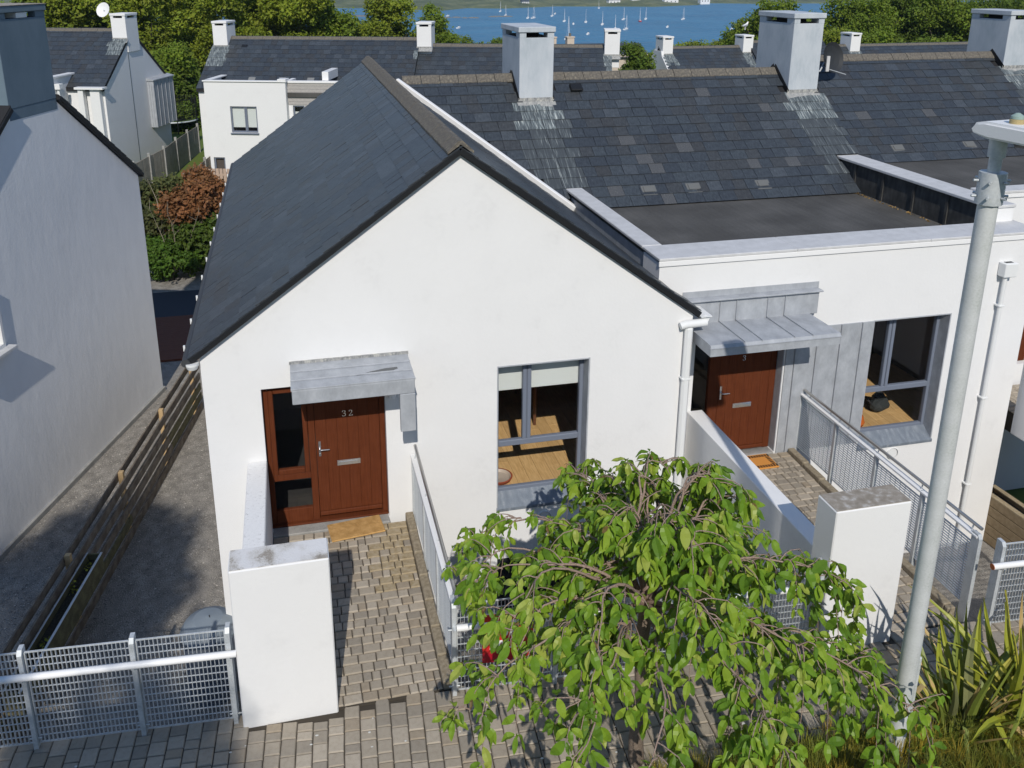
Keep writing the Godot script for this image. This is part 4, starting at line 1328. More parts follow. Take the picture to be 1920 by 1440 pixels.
func jitter() -> Basis:
	return Basis.from_euler(Vector3(rng.randf_range(-0.018, 0.018), rng.randf_range(-0.03, 0.03), rng.randf_range(-0.018, 0.018)))

func path(called: String, x0: float, x1: float, z0: float, z1: float, zs: float, moss_x: float) -> void:
	var b := MB.new()
	var ya := path_y(z0, zs) - 0.02
	var yb := path_y(z1, zs) - 0.02
	b.prism([Vector2(z0, ya), Vector2(z1, yb), Vector2(z1, -0.5), Vector2(z0, -0.42)], x0, x1, Transform3D(Basis(Vector3(0, 0, 1), Vector3(0, 1, 0), Vector3(-1, 0, 0)), Vector3(x0 + x1, 0, 0)))
	var P := structure(called, b, M.joint)
	var list := []
	var z := z0 + 0.068
	while z < z1 - 0.03:
		var x := x0
		while x < x1 - 0.02:
			var w: float = [0.10, 0.135, 0.135, 0.17, 0.205][rng.randi_range(0, 4)]
			if x + w > x1 - 0.06:
				w = snappedf(x1 - x, 0.005)
			var m := paver_tone()
			if x + w > moss_x and rng.randf() < 0.75 and z < z0 + 1.4:
				m = M.mossy_paver
			list.append([Transform3D(jitter(), Vector3(x + w / 2, path_y(z, zs) + rng.randf_range(-0.004, 0.003), z)), w, 0.136, m])
			x += w
		z += 0.136
	emit_pavers(P, list, 170)

func kerb_row(parent: Node, x0: float, x1: float, z0: float, z1: float, zs: float) -> void:
	var z := z0
	var k := 0
	while z < z1 - 0.05:
		var L := minf(0.45, z1 - z)
		var y := path_y(z + L / 2, zs)
		bx("kerb_stone", M.kerb, parent, x0, x1, y - 0.35, y + 0.065, z + 0.002, z + L - 0.002, 0.012)
		z += L
		k += 1

func build_paving() -> void:
	path("footpath", 0.725, 2.55, 0.112, 3.12, 0.1, 2.05)
	var K := Node3D.new()
	K.name = "kerb"
	add_child(K)
	K.set_meta("kind", "structure")
	kerb_row(K, 2.553, 2.665, 0.003, 3.1, 0.1)
	path("footpath", 7.253, 8.80, -0.378, 3.45, -0.38, 99.0)
	K = Node3D.new()
	K.name = "kerb_001"
	add_child(K)
	K.set_meta("kind", "structure")
	kerb_row(K, 8.803, 8.915, -0.375, 3.3, -0.38)
	path("footpath", 13.43, 15.0, -1.6, 3.6, -1.6, 99.0)
	# the street: paving laid in columns
	var turn := Basis(Vector3.UP, -0.062)
	var b := MB.new()
	b.prism([Vector2(-14, -(fence_z(-14) - 0.07)), Vector2(26, -(fence_z(26) - 0.07)), Vector2(26, -15.9), Vector2(-14, -15.9)], -0.6, -0.172, Transform3D(Basis(Vector3(1, 0, 0), Vector3(0, 0, -1), Vector3(0, 1, 0)), Vector3.ZERO))
	var S := structure("pavement", b, M.joint)
	var list := []
	var col := 0
	var x := -5.0
	while x < 11.5:
		var w: float = [0.155, 0.165, 0.165, 0.175][rng.randi_range(0, 3)]
		var z := -0.06 + rng.randf() * 0.03
		if col % 2 == 0:
			z -= 0.02
		while z < 4.2:
			var d: float = [0.115, 0.165, 0.165, 0.215][rng.randi_range(0, 3)]
			var p := Vector3(0, -0.15, 3.0) + turn * Vector3(x + w / 2, 0, z + d / 2)
			var bed := p.x > 4.05 and p.z > bed_edge(p.x) + 0.02
			var under := p.z < 3.16 and p.x > 0.42 and p.x < 1.42 or p.z < 3.55 and p.x > 6.86 and p.x < 7.83 or p.z < 3.13 and p.x > 0.7 and p.x < 2.68 or p.z < 3.46 and p.x > 7.2 and p.x < 8.83
			if not bed and not under:
				list.append([Transform3D(turn * jitter(), p + Vector3(0, rng.randf_range(-0.004, 0.003), 0)), w, d, paver_tone()])
			z += d
		x += w
		col += 1
	emit_pavers(S, list, 300)
	b = MB.new()
	for i in 16:
		for j in 8:
			var q := []
			for e in [[i, j + 1], [i + 1, j + 1], [i + 1, j], [i, j]]:
				var bxx: float = 4.1 + e[0] * 0.5
				var bz: float = bed_edge(bxx) + e[1] * 0.42
				q.append(Vector3(bxx, bed_y(bxx, bz), bz))
			b.quad(q[0], q[1], q[2], q[3])
	structure("planting_bed", b, M.soil)
	# pale droppings and chips on the paving
	var xf := []
	var cm := MB.new()
	cm.lathe(Vector3.ZERO, [Vector2(1, 0), Vector2(0.8, 0.25), Vector2(0, 0.4)], 7)
	for k in 46:
		var p := Vector3(rng.randf_range(-2, 9), -0.147, 0)
		p.z = fence_z(p.x) + rng.randf_range(0.15, 1.9)
		var s := rng.randf_range(0.006, 0.024)
		xf.append(Transform3D(Basis.from_euler(Vector3(0, rng.randf() * TAU, 0)).scaled(Vector3(s, 0.004, s * rng.randf_range(0.5, 1.0))), p))
	var ch := multi("white_specks", cm.mesh(), mat(0.6, 0.6, 0.57, 0.9), self, xf)
	tag(ch, "small white specks scattered on the street paving", "litter", "", "stuff")

# ---------- fences ----------
# a panel of steel grating in the local x-y plane
func grating(w: float, h: float, gap_x: float, gap_y: float, deep_x: bool) -> MB:
	var b := MB.new()
	var nx := maxi(2, roundi(w / gap_x))
	var ny := maxi(2, roundi(h / gap_y))
	for i in nx + 1:
		var x := w * i / nx
		var t := 0.0024 if i > 0 and i < nx else 0.006
		if deep_x:
			b.box(x - t, x + t, 0, h, -0.014, 0.014)
		else:
			b.box(x - t, x + t, 0.001, h - 0.001, -0.003, 0.003)
	for j in ny + 1:
		var y := h * j / ny
		var t := 0.0026 if j > 0 and j < ny else 0.008
		if deep_x:
			b.box(0.001, w - 0.001, y - t, y + t, -0.006, 0.006)
		else:
			b.box(0, w, y - t * 0.8, y + t * 0.8, -0.010, 0.010)
	return b

# flat steel post with a cut-off top; stands at the local origin, its broad side along z
func fence_post(h: float, wide := 0.045, deep := 0.11) -> MB:
	var b := MB.new()
	var q := [Vector2(-deep / 2, 0), Vector2(deep / 2, 0), Vector2(deep / 2, h - 0.05), Vector2(deep / 2 - 0.03, h), Vector2(-deep / 2, h)]
	b.prism(q, -wide / 2, wide / 2, Transform3D(Basis(Vector3(0, 0, 1), Vector3(0, 1, 0), Vector3(-1, 0, 0)), Vector3.ZERO))
	return b

func street_fence(label: String, xs: Array, ends: Array, rail: Array, y0 := -0.15, h := 1.17, rail_y := 0.78) -> void:
	var a := Vector3(xs[0], y0, fence_z(xs[0]))
	var F := thing("mesh_fence", label, "fence", a, -atan(0.065), "grating fences along the street")
	var k := 1.0 / cos(atan(0.065))
	var L := []
	for x in xs: L.append((x - xs[0]) * k)
	for i in xs.size() - 1:
		var g := grating(L[i + 1] - L[i] - 0.07, h - 0.06, 0.04, 0.088, true)
		put("mesh_panel", g.mesh(), M.galv, F, Transform3D(Basis(), Vector3(L[i] + 0.035, 0.03, 0)))
	for i in xs.size():
		if ends[i]:
			var p := put("post", fence_post(h + 0.04).mesh(), M.galv, F, Transform3D(Basis(), Vector3(L[i], -0.02, 0.0)))
			var b := MB.new()
			for y in [0.12, 0.86]:
				b.tube([Vector3(-0.06, y, 0.02), Vector3(0.06, y, 0.02)], [0.009], 7)
			part("bolt", b, M.galv, p)
	var r := MB.new()
	var ra: float = (rail[0] - xs[0]) * k
	var rb: float = (rail[1] - xs[0]) * k
	r.tube([Vector3(ra, rail_y - y0, 0.105), Vector3(rb, rail_y - y0, 0.105)], [0.036], 12)
	var rr := part("rail", r, M.white_paint, F)
	if rail.size() > 2:
		var e := MB.new()
		e.tube([Vector3(ra - 0.004, rail_y - y0, 0.105), Vector3(ra + 0.003, rail_y - y0, 0.105)], [0.037], 12)
		part("rusty_end", e, M.rust, rr)
	for i in xs.size():
		if ends[i]:
			bx("bracket", M.galv, rr, L[i] - 0.015, L[i] + 0.015, rail_y - y0 - 0.05, rail_y - y0 - 0.02, 0.03, 0.12)

func guard(label: String, x: float, z0: float, z1: float, zs: float, bays: int, tube_x: float, ya: float, yb: float, top: float) -> void:
	var F := thing("guard_rail", label, "railing", Vector3.ZERO, 0.0, "guard rails beside the door paths")
	var step := (z1 - z0) / bays
	for i in bays:
		var za := z0 + i * step
		var g := grating(step - 0.06, top - 0.14, 0.10, 0.036, false)
		put("mesh_panel", g.mesh(), M.galv, F, Transform3D(Basis(Vector3(0, 0, 1), Vector3(0, 1, 0), Vector3(-1, 0, 0)), Vector3(x, 0.06 - 0.02 * i, za + 0.03)))
	for i in bays + 1:
		var last := i == bays
		put("post", fence_post(top + (0.32 if last else 0.15), 0.05, 0.12 if last else 0.05).mesh(), M.galv, F, Transform3D(Basis(), Vector3(x, (-0.3 if last else -0.15), z0 + i * step)))
	var b := MB.new()
	b.bar(Vector3(x, top - 0.005, z0 - 0.02), Vector3(x, top - 0.02, z1 + 0.03), 0.075, 0.03, Vector3.UP, 0.004)
	part("top_rail", b, M.white_paint, F)
	b = MB.new()
	b.tube([Vector3(tube_x, ya, z0 - 0.04), Vector3(tube_x, yb, z1 + 0.03)], [0.022], 12)
	var h := part("handrail", b, M.steel, F)
	for i in bays + 1:
		var t := float(i) / bays
		b = MB.new()
		b.bar(Vector3(x, top - 0.02, lerpf(z0 + 0.1, z1 - 0.1, t)), Vector3(tube_x, lerpf(ya, yb, t) - 0.02, lerpf(z0 + 0.1, z1 - 0.1, t)), 0.012, 0.012, Vector3(0, 0, 1))
		part("bracket", b, M.galv, h)

func build_fences() -> void:
	street_fence("pale steel grating fence left of the pier of number 32", [-4.9, -3.6, -2.55, -1.6, -0.56, 0.36], [1, 1, 1, 1, 1, 1], [-4.9, 0.44])
	street_fence("pale steel grating fence half hidden behind the cherry tree", [2.66, 3.77, 4.78, 5.85, 6.83], [1, 1, 1, 1, 1], [2.68, 6.9])
	street_fence("pale steel grating fence at the right picture edge, in front of the timber planter", [9.09, 10.1, 11.1, 12.1], [1, 1, 1, 1], [8.93, 12.1, 1])
	guard("steel guard with tubular handrail right of the path to the door numbered 32", 2.685, 0.04, 3.06, 0.1, 3, 2.72, 1.09, 0.975, 0.96)
	guard("white steel guard rail with close mesh beside the neighbour's path", 8.965, -0.40, 3.36, -0.38, 4, 8.985, 1.06, 1.075, 0.985)
	# open board fence between the yards
	var a := Vector3(-1.10, -2.4, -8.75)
	var d := Vector3(-0.171, 0, 0.985)
	var n := Vector3(0.985, 0, 0.171)
	var F := thing("board_fence", "weathered horizontal board fence with pale posts running between the two gravel yards", "fence", a)
	var L := 9.8
	var at := [0.35, 2.55, 4.88, 7.2, 9.5]
	for s in at:
		var b := MB.new()
		b.obox(Transform3D(Basis(n, Vector3.UP, n.cross(Vector3.UP)), d * s + Vector3(0, 0.67, 0) - n * 0.055), Vector3(0.085, 1.36, 0.085), 0.006)
		part("post", b, M.pine, F)
	var rows := [[0.03, 0.17, 0], [0.28, 0.165, 1], [0.53, 0.165, 1], [0.78, 0.165, 0], [1.06, 0.165, 0]]
	for r in rows:
		var s := 0.0
		while s < L:
			var e := minf(s + rng.randf_range(2.2, 2.5), L)
			var b := MB.new()
			var up := Vector3.UP.rotated(d, rng.randf_range(-0.02, 0.02))
			b.obox(Transform3D(Basis(n, up, n.cross(up)), d * ((s + e) / 2) + Vector3(0, r[0] + r[1] / 2 + rng.randf_range(-0.01, 0.01), 0) + n * 0.006), Vector3(0.032, r[1], e - s - 0.006), 0.004)
			part("plank", b, M.mossy if r[2] == 1 and rng.randf() < 0.6 else M.weathered, F)
			s = e
	# boards on the far side of the posts too
	for r in [[1.17, 0.15], [0.62, 0.15]]:
		var s := 0.0
		while s < L:
			var e := minf(s + 2.4, L)
			var b := MB.new()
			b.obox(Transform3D(Basis(n, Vector3.UP, n.cross(Vector3.UP)), d * ((s + e) / 2) + Vector3(0, r[0] + r[1] / 2, 0) - n * 0.116), Vector3(0.03, r[1], e - s - 0.006), 0.004)
			part("plank", b, M.weathered, F)
			s = e
	# long planter on the fence
	var o := a + d * 6.85
	var T := thing("fence_planter", "long narrow planter box with pale metal edges against the board fence", "planter", o)
	var tb := MB.new()
	for q in [[0.06, 0.085], [0.275, 0.30]]:
		tb.obox(Transform3D(Basis(n, Vector3.UP, n.cross(Vector3.UP)), d * 1.4 + n * ((q[0] + q[1]) / 2) + Vector3(0, 0.93, 0)), Vector3(q[1] - q[0], 0.34, 2.8))
	tb.obox(Transform3D(Basis(n, Vector3.UP, n.cross(Vector3.UP)), d * 0.012 + n * 0.18 + Vector3(0, 0.93, 0)), Vector3(0.19, 0.34, 0.024))
	tb.obox(Transform3D(Basis(n, Vector3.UP, n.cross(Vector3.UP)), d * 2.788 + n * 0.18 + Vector3(0, 0.93, 0)), Vector3(0.19, 0.34, 0.024))
	part("box", tb, M.mossy, T)
	tb = MB.new()
	for q in [0.072, 0.287]:
		tb.obox(Transform3D(Basis(n, Vector3.UP, n.cross(Vector3.UP)), d * 1.4 + n * q + Vector3(0, 1.106, 0)), Vector3(0.034 if q > 0.2 else 0.018, 0.012, 2.82), 0.003)
	part("edge", tb, M.galv, T)
	tb = MB.new()
	tb.obox(Transform3D(Basis(n, Vector3.UP, n.cross(Vector3.UP)), d * 1.4 + n * 0.18 + Vector3(0, 0.98, 0)), Vector3(0.188, 0.05, 2.74))
	part("soil", tb, M.soil, T)
	var leafm := MB.new()
	leafm.quad(Vector3(-0.4, 0, 0), Vector3(0, 0.1, 0.4), Vector3(0.5, 0.2, 0), Vector3(0, 0.1, -0.4))
	var xf := []
	var cols := []
	for k in 90:
		var c: float = [0.25, 0.75, 1.9][k % 3]
		xf.append(Transform3D(Basis.from_euler(Vector3(rng.randf_range(-1, 1), rng.randf() * TAU, rng.randf_range(-1, 1))).scaled(Vector3.ONE * rng.randf_range(0.025, 0.06)), d * (c + rng.randf_range(-0.12, 0.12)) + n * rng.randf_range(0.1, 0.26) + Vector3(0, 1.0 + rng.randf() * 0.1, 0)))
		cols.append(Color(0.25, 0.24, 0.02) * rng.randf_range(0.3, 1.2))
	var vm := mat(1, 1, 1, 0.8)
	vm.vertex_color_use_as_albedo = true
	multi("leaves", leafm.mesh(), vm, T, xf, cols).set_meta("kind", "stuff")

# ---------- houses farther down the hill ----------
# local frame: ridge along x from x0 to x1 at z = -0.6, front towards +z; y = 0 at the foot of the chimneys' fronts
func far_house(label: String, o: Vector3, turn: float, x0: float, x1: float, ridge: float, chims: Array, ground: float, front_z: float, wide := 1.0) -> Node3D:
	var H := thing("far_house", label, "house", o, turn, "slate-roofed white houses down the hill")
	var zr := -0.6
	var run := front_z - zr
	var eave := ridge - PITCH * run
	var T := Transform3D(Basis(Vector3(0, 0, 1), Vector3(0, 1, 0), Vector3(-1, 0, 0)), Vector3(x0 + x1, 0, 0))
	var b := MB.new()
	b.prism([Vector2(front_z + 0.12, eave - 0.2), Vector2(front_z + 0.12, eave - 0.08), Vector2(zr, ridge - 0.01), Vector2(zr - run, eave - 0.08), Vector2(zr - run, eave - 0.2), Vector2(zr, ridge - 0.13)], x0 - 0.05, x1 + 0.05, T)
	part("roof", b, M.dark, H)
	b = MB.new()
	b.prism([Vector2(front_z, ground), Vector2(front_z, eave - 0.1), Vector2(zr, ridge - 0.14), Vector2(zr - run, eave - 0.1), Vector2(zr - run, ground)], x0, x1, T)
	part("wall", b, M.render, H)
	var n := Vector3(0, VN, VS)
	var v := Vector3(0, VS, -VN)
	var tone := func(p: Vector3) -> int:
		for c in chims:
			if p.x > c - 0.1 and p.x < c + 0.8 and p.z > 0.0 and p.z < 1.1 + rng.randf_range(-0.4, 0.4):
				return 90
		return any_tone()
	var list := []
	lay_slates(Vector3(x0 - 0.06, eave - 0.06, front_z + 0.14), n, v, x1 - x0 + 0.12, (run + 0.14) / VN, func(p): return true, tone, list, 0.3, 1.15)
	var local := []
	for s in list: local.append([s[0], s[1], s[2], Vector3(0, 9999, 0)])
	emit_slates(H, local, 0)
	ridge_tiles(H, Vector3(x0, ridge + 0.03, zr), Vector3(x1, ridge + 0.03, zr), 36.0, 0.8)
	for c in chims:
		chimney(H, c, c + 0.72 * wide, -1.2 * wide, 0.0, -0.6, 1.2, M.render)
		lead_apron(H, c, c + 0.72 * wide, Vector3(0, ridge - PITCH * 0.6, 0.0), n, v)
	return H

func pix_post(parent: Node, called: String, m: Material, a: Vector3, h: float, w: float) -> void:
	bx(called, m, parent, a.x - w / 2, a.x + w / 2, a.y, a.y + h, a.z - w / 2, a.z + w / 2, 0.01)

func build_far_houses() -> void:
	var turn := deg_to_rad(-17.82)
	# the row with the white front and the two-light window
	var D := far_house("white far house with a two-light window, behind the slate gable", Vector3(-1.415, 3.88, -35.95), turn, -0.74, 9.62, 0.36, [-0.72, 9.58], -7.2, 2.35)
	var b := MB.new()
	var zf := 4.0
	wall(b, [Vector2(0.24, -1.3), Vector2(4.1, -1.3)], -7.2, zf, 0.2, [[1.40, 2.67, -3.66, -2.43], [0.4, 0.95, -7.0, -4.85]])
	b.box(0.24, 0.44, -7.2, -1.3, 2.3, 3.798)
	b.box(3.9, 4.1, -7.2, -1.3, 2.3, 3.798)
	part("front_wall", b, M.render, D)
	bx("flat_roof", M.felt, D, 0.44, 9.6, -2.0, -1.8, 2.2, 3.79)
	b = MB.new()
	b.box(0.19, 0.49, -1.3, -1.24, 0.9, 3.9, 0.01)
	b.box(0.19, 4.15, -1.3, -1.24, 3.78, 4.06, 0.01)
	b.box(3.75, 4.14, -1.239, -1.16, 3.5, 4.05, 0.01)
	b.box(4.1, 9.6, -1.36, -1.26, 3.5, 3.76, 0.01)
	b.box(5.7, 6.0, -1.26, -0.86, 1.7, 3.49, 0.01)
	part("coping", b, M.white_paint, D)
	b = MB.new()
	wall(b, [Vector2(4.11, -1.36), Vector2(9.6, -1.36)], -7.2, 3.7, 0.2, [[4.3, 4.85, -4.2, -2.4]])
	part("clad_wall", b, M.old_render, D)
	var y := -7.0
	var cl := Node3D.new()
	cl.name = "cladding"
	D.add_child(cl)
	while y < -1.4:
		if y + 0.13 < -4.2 or y > -2.4:
			bx("board", M.stone_board, cl, 4.12, 6.55, y, y + 0.135, 3.705, 3.705 + rng.randf_range(0.012, 0.03), 0.004)
			bx("board", M.stone_board, cl, 6.56, 9.58, y, y + 0.135, 3.705, 3.705 + rng.randf_range(0.012, 0.03), 0.004)
		else:
			bx("board", M.stone_board, cl, 4.87, 6.55, y, y + 0.135, 3.705, 3.705 + rng.randf_range(0.012, 0.03), 0.004)
		y += 0.145
	casement(D, 1.41, 2.66, -3.65, -2.44, 3.95, 2.12, 0.0, M.glass)
	bx("blind", M.blind, D, 1.42, 2.65, -3.42, -2.45, 3.86, 3.87)
	bx("window_sill", M.frame, D, 1.36, 2.71, -3.72, -3.665, 3.85, 4.08, 0.006)
	bx("room_back", M.inside_dark, D, 1.3, 2.8, -3.8, -2.3, 3.0, 3.05)
	casement(D, 0.42, 0.93, -6.9, -4.86, 3.95, 0.0, -6.0, M.glass)
	bx("curtain", M.inside, D, 0.42, 0.93, -6.9, -4.9, 3.8, 3.83)
	casement(D, 4.31, 4.84, -4.19, -2.41, 3.65, 0.0, 0.0, M.glass)
	bx("blind", M.blind, D, 4.31, 4.84, -4.1, -2.7, 3.55, 3.56)
	for x in [1.5, 3.0, 4.4]:
		b = MB.new()
		var c := Vector3(x + 0.3, 0.36 - PITCH * 2.5, 1.9) + Vector3(0, VN, VS) * 0.05
		b.obox(Transform3D(Basis(Vector3(1, 0, 0), Vector3(0, VN, VS), Vector3(0, -VS, VN)), c), Vector3(0.34, 0.04, 0.28), 0.008)
		part("slate_vent", b, mat(0.2, 0.205, 0.205, 0.8), D)
	b = MB.new()
	b.obox(Transform3D(Basis(Vector3(1, 0, 0), Vector3(0, VN, VS), Vector3(0, -VS, VN)), Vector3(0.85, -0.02, -0.05)), Vector3(0.3, 0.08, 0.22), 0.01)
	part("roof_cowl", b, M.black, D)
	var D2 := far_house("long far slate roof behind the first tall chimney", Vector3(-1.415, 3.58, -35.95) + Vector3(0.952, 0, 0.306) * 9.65, turn, 0.0, 9.4, 0.36, [9.1], -7.0, 2.8)
	# the house with the zinc oriel
	var C := far_house("far white house with a zinc oriel on its shaded gable", Vector3(-6.01, 4.33, -35.0), turn, -9.0, 0.0, 0.40, [-0.66], -6.4, 2.6)
	b = MB.new()
	b.box(0.002, 0.32, -4.5, -2.15, -3.95, -1.6, 0.01)
	var orl := part("oriel", b, M.zinc, C)
	b = MB.new()
	b.prism([Vector2(-0.002, -2.149), Vector2(0.38, -2.149), Vector2(0.38, -2.1), Vector2(0.0, -2.0)], 1.55, 4.0, Transform3D(Basis(Vector3(1, 0, 0), Vector3(0, 1, 0), Vector3(0, 0, 1)), Vector3(0, 0, -5.55)))
	part("oriel_roof", b, M.zinc, orl)
	for k in 6:
		bx("seam", M.zinc, orl, 0.318, 0.34, -4.5, -2.15, -3.9 + k * 0.45, -3.87 + k * 0.45)
	for k in 2:
		bx("seam", M.zinc, orl, 0.1 + k * 0.12, 0.115 + k * 0.12, -4.5, -2.15, -1.605, -1.575)
	bx("wall_joint", M.dark, C, 0.0, 0.012, -6.0, -0.2, -0.03, -0.012)
	b = MB.new()
	wall(b, [Vector2(-6.0, -1.45), Vector2(-1.75, -1.45)], -6.4, 6.3, 0.2, [])
	b.box(-1.95, -1.75, -6.4, -1.45, 1.2, 6.098)
	b.box(-5.8, -1.96, -2.3, -1.9, 1.2, 6.09)
	part("front_wall", b, M.render, C)
	b = MB.new()
	b.box(-2.02, -1.68, -1.45, -1.37, 1.5, 6.36, 0.01)
	b.box(-6.0, -2.03, -1.45, -1.37, 6.05, 6.36, 0.01)
	part("coping", b, M.white_paint, C)
	b = MB.new()
	b.tube([Vector3(-1.66, -1.9, 3.5), Vector3(-1.66, -6.3, 3.5)], [0.06], 8)
	b.box(-1.74, -1.5, -1.95, -1.7, 3.35, 3.65, 0.01)
	b.tube([Vector3(-1.66, -2.6, 4.6), Vector3(-1.66, -6.3, 4.6)], [0.05], 8)
	b.box(-1.74, -1.3, -2.62, -2.5, 4.2, 5.0, 0.01)
	b.box(-1.1, -0.85, -6.3, -2.0, 2.7, 2.95, 0.01)
	b.box(-0.55, -0.1, -6.3, -2.0, 2.62, 2.9, 0.01)
	b.box(-1.2, 0.15, -2.02, -1.92, 2.6, 3.05, 0.01)
	part("rainwater_pipes", b, M.plastic, C)
	var dish := thing("satellite_dish", "small white satellite dish on the far chimney at the left, against the trees", "satellite dish", C.transform * Vector3(-0.75, 1.25, -0.2))
	b = MB.new()
	b.lathe(Vector3(-0.28, 0.12, 0.1), [Vector2(0.0, -0.1), Vector2(0.2, -0.07), Vector2(0.36, 0.0), Vector2(0.2, -0.05), Vector2(0, -0.08)], 16, Basis(Vector3(0, 1, 0), -0.5) * Basis(Vector3(1, 0, 0), 1.2))
	part("dish", b, M.white_paint, dish)
	b = MB.new()
	b.tube([Vector3(-0.25, 0.1, 0.1), Vector3(0.1, -0.1, 0.0), Vector3(0.1, -0.5, 0.0)], [0.03], 6)
	part("bracket", b, M.galv, dish)
	# the rows to the right
	var G := far_house("far white house whose chimney rises from a shouldered gable, right of the dark shrub", Vector3(25.65, 2.2, -44.2), 0.0, 0.0, 6.3, 0.42, [0.0, 5.8], -8.0, 3.0)
	b = MB.new()
	b.prism([Vector2(2.4, -1.7), Vector2(0.12, -0.05), Vector2(0.0, 0.25), Vector2(-1.25, 0.25), Vector2(-1.35, -0.05), Vector2(-3.6, -1.7)], -0.06, 0.1, Transform3D(Basis(Vector3(0, 0, 1), Vector3(0, 1, 0), Vector3(-1, 0, 0)), Vector3.ZERO))
	part("gable_shoulder", b, M.render, G)
	var G2 := far_house("far slate-roofed house right of the gull's chimney", Vector3(32.1, 2.5, -44.2), 0.0, 0.0, 5.6, 0.42, [], -8.0, 3.0)
	var G3 := far_house("far house with one white chimney just beside the black satellite dish", Vector3(37.75, 2.42, -41.5), 0.0, -1.0, 12.0, 0.36, [-0.02], -8.0, 3.0)
	# pale cottages below the row
	for q in [[Vector3(31.2, -1.2, -82.2), "low dark roof with two stubby pink chimneys beside the harbour water", 0.0], [Vector3(7.3, 0.6, -72.0), "cream far house half hidden by trees, its pinkish chimney above the slate ridge", 0.0]]:
		var o: Vector3 = q[0]
		var F := thing("cottage", q[1], "house", o, turn if o.x < 20 else 0.0)
		b = MB.new()
		b.box(-6, 9, -7, 0.1, -5.5, 1.5)
		part("wall", b, M.cream, F)
		b = MB.new()
		b.prism([Vector2(1.8, -0.2), Vector2(-2.0, 1.1), Vector2(-5.8, -0.2)], -6.2, 9.2, Transform3D(Basis(Vector3(0, 0, 1), Vector3(0, 1, 0), Vector3(-1, 0, 0)), Vector3(3.0, 0, 0)))
		part("roof", b, M.slates[3] if o.x > 20 else M.cream, F)
		var cs := [-1.0, 1.05] if o.x > 20 else [0.8]
		for c in cs:
			b = MB.new()
			b.box(c - 0.4, c + 0.4, 0.2, 1.75, -2.4, -1.6, 0.02)
			b.box(c - 0.46, c + 0.46, 1.751, 1.9, -2.46, -1.54, 0.02)
			var ch := part("chimney", b, M.cream, F)
			b = MB.new()
			b.lathe(Vector3(c, 1.9, -2.0), [Vector2(0.16, 0), Vector2(0.13, 0.35), Vector2(0, 0.35)], 10)
			part("chimney_pot", b, M.ridge, ch)
	# gull on a chimney
	var gu := thing("gull", "white gull standing on a far chimney", "gull", Vector3(31.75, 3.72, -44.7), 1.9)
	b = MB.new()
	b.tube([Vector3(0, 0.24, -0.24), Vector3(0, 0.28, -0.1), Vector3(0, 0.31, 0.06), Vector3(0, 0.38, 0.15), Vector3(0, 0.47, 0.19), Vector3(0, 0.50, 0.23), Vector3(0, 0.50, 0.27)], [0.015, 0.075, 0.105, 0.08, 0.055, 0.05, 0.015], 10)
	b.tube([Vector3(-0.03, 0.0, 0.0), Vector3(-0.03, 0.26, 0.0)], [0.012], 6)
	b.tube([Vector3(0.03, 0.0, 0.0), Vector3(0.03, 0.26, 0.0)], [0.012], 6)
	part("body", b, M.white_paint, gu)
	b = MB.new()
	for s in [-1, 1]:
		b.tube([Vector3(0.075 * s, 0.35, 0.1), Vector3(0.1 * s, 0.31, -0.05), Vector3(0.05 * s, 0.25, -0.32)], [0.03, 0.05, 0.006], 7)
	part("wings", b, mat(0.35, 0.37, 0.4, 0.8), gu)
	b = MB.new()
	b.tube([Vector3(0, 0.49, 0.26), Vector3(0, 0.475, 0.36)], [0.02, 0.006], 6)
	part("beak", b, mat(0.6, 0.35, 0.03, 0.6), gu)
	build_gardens()

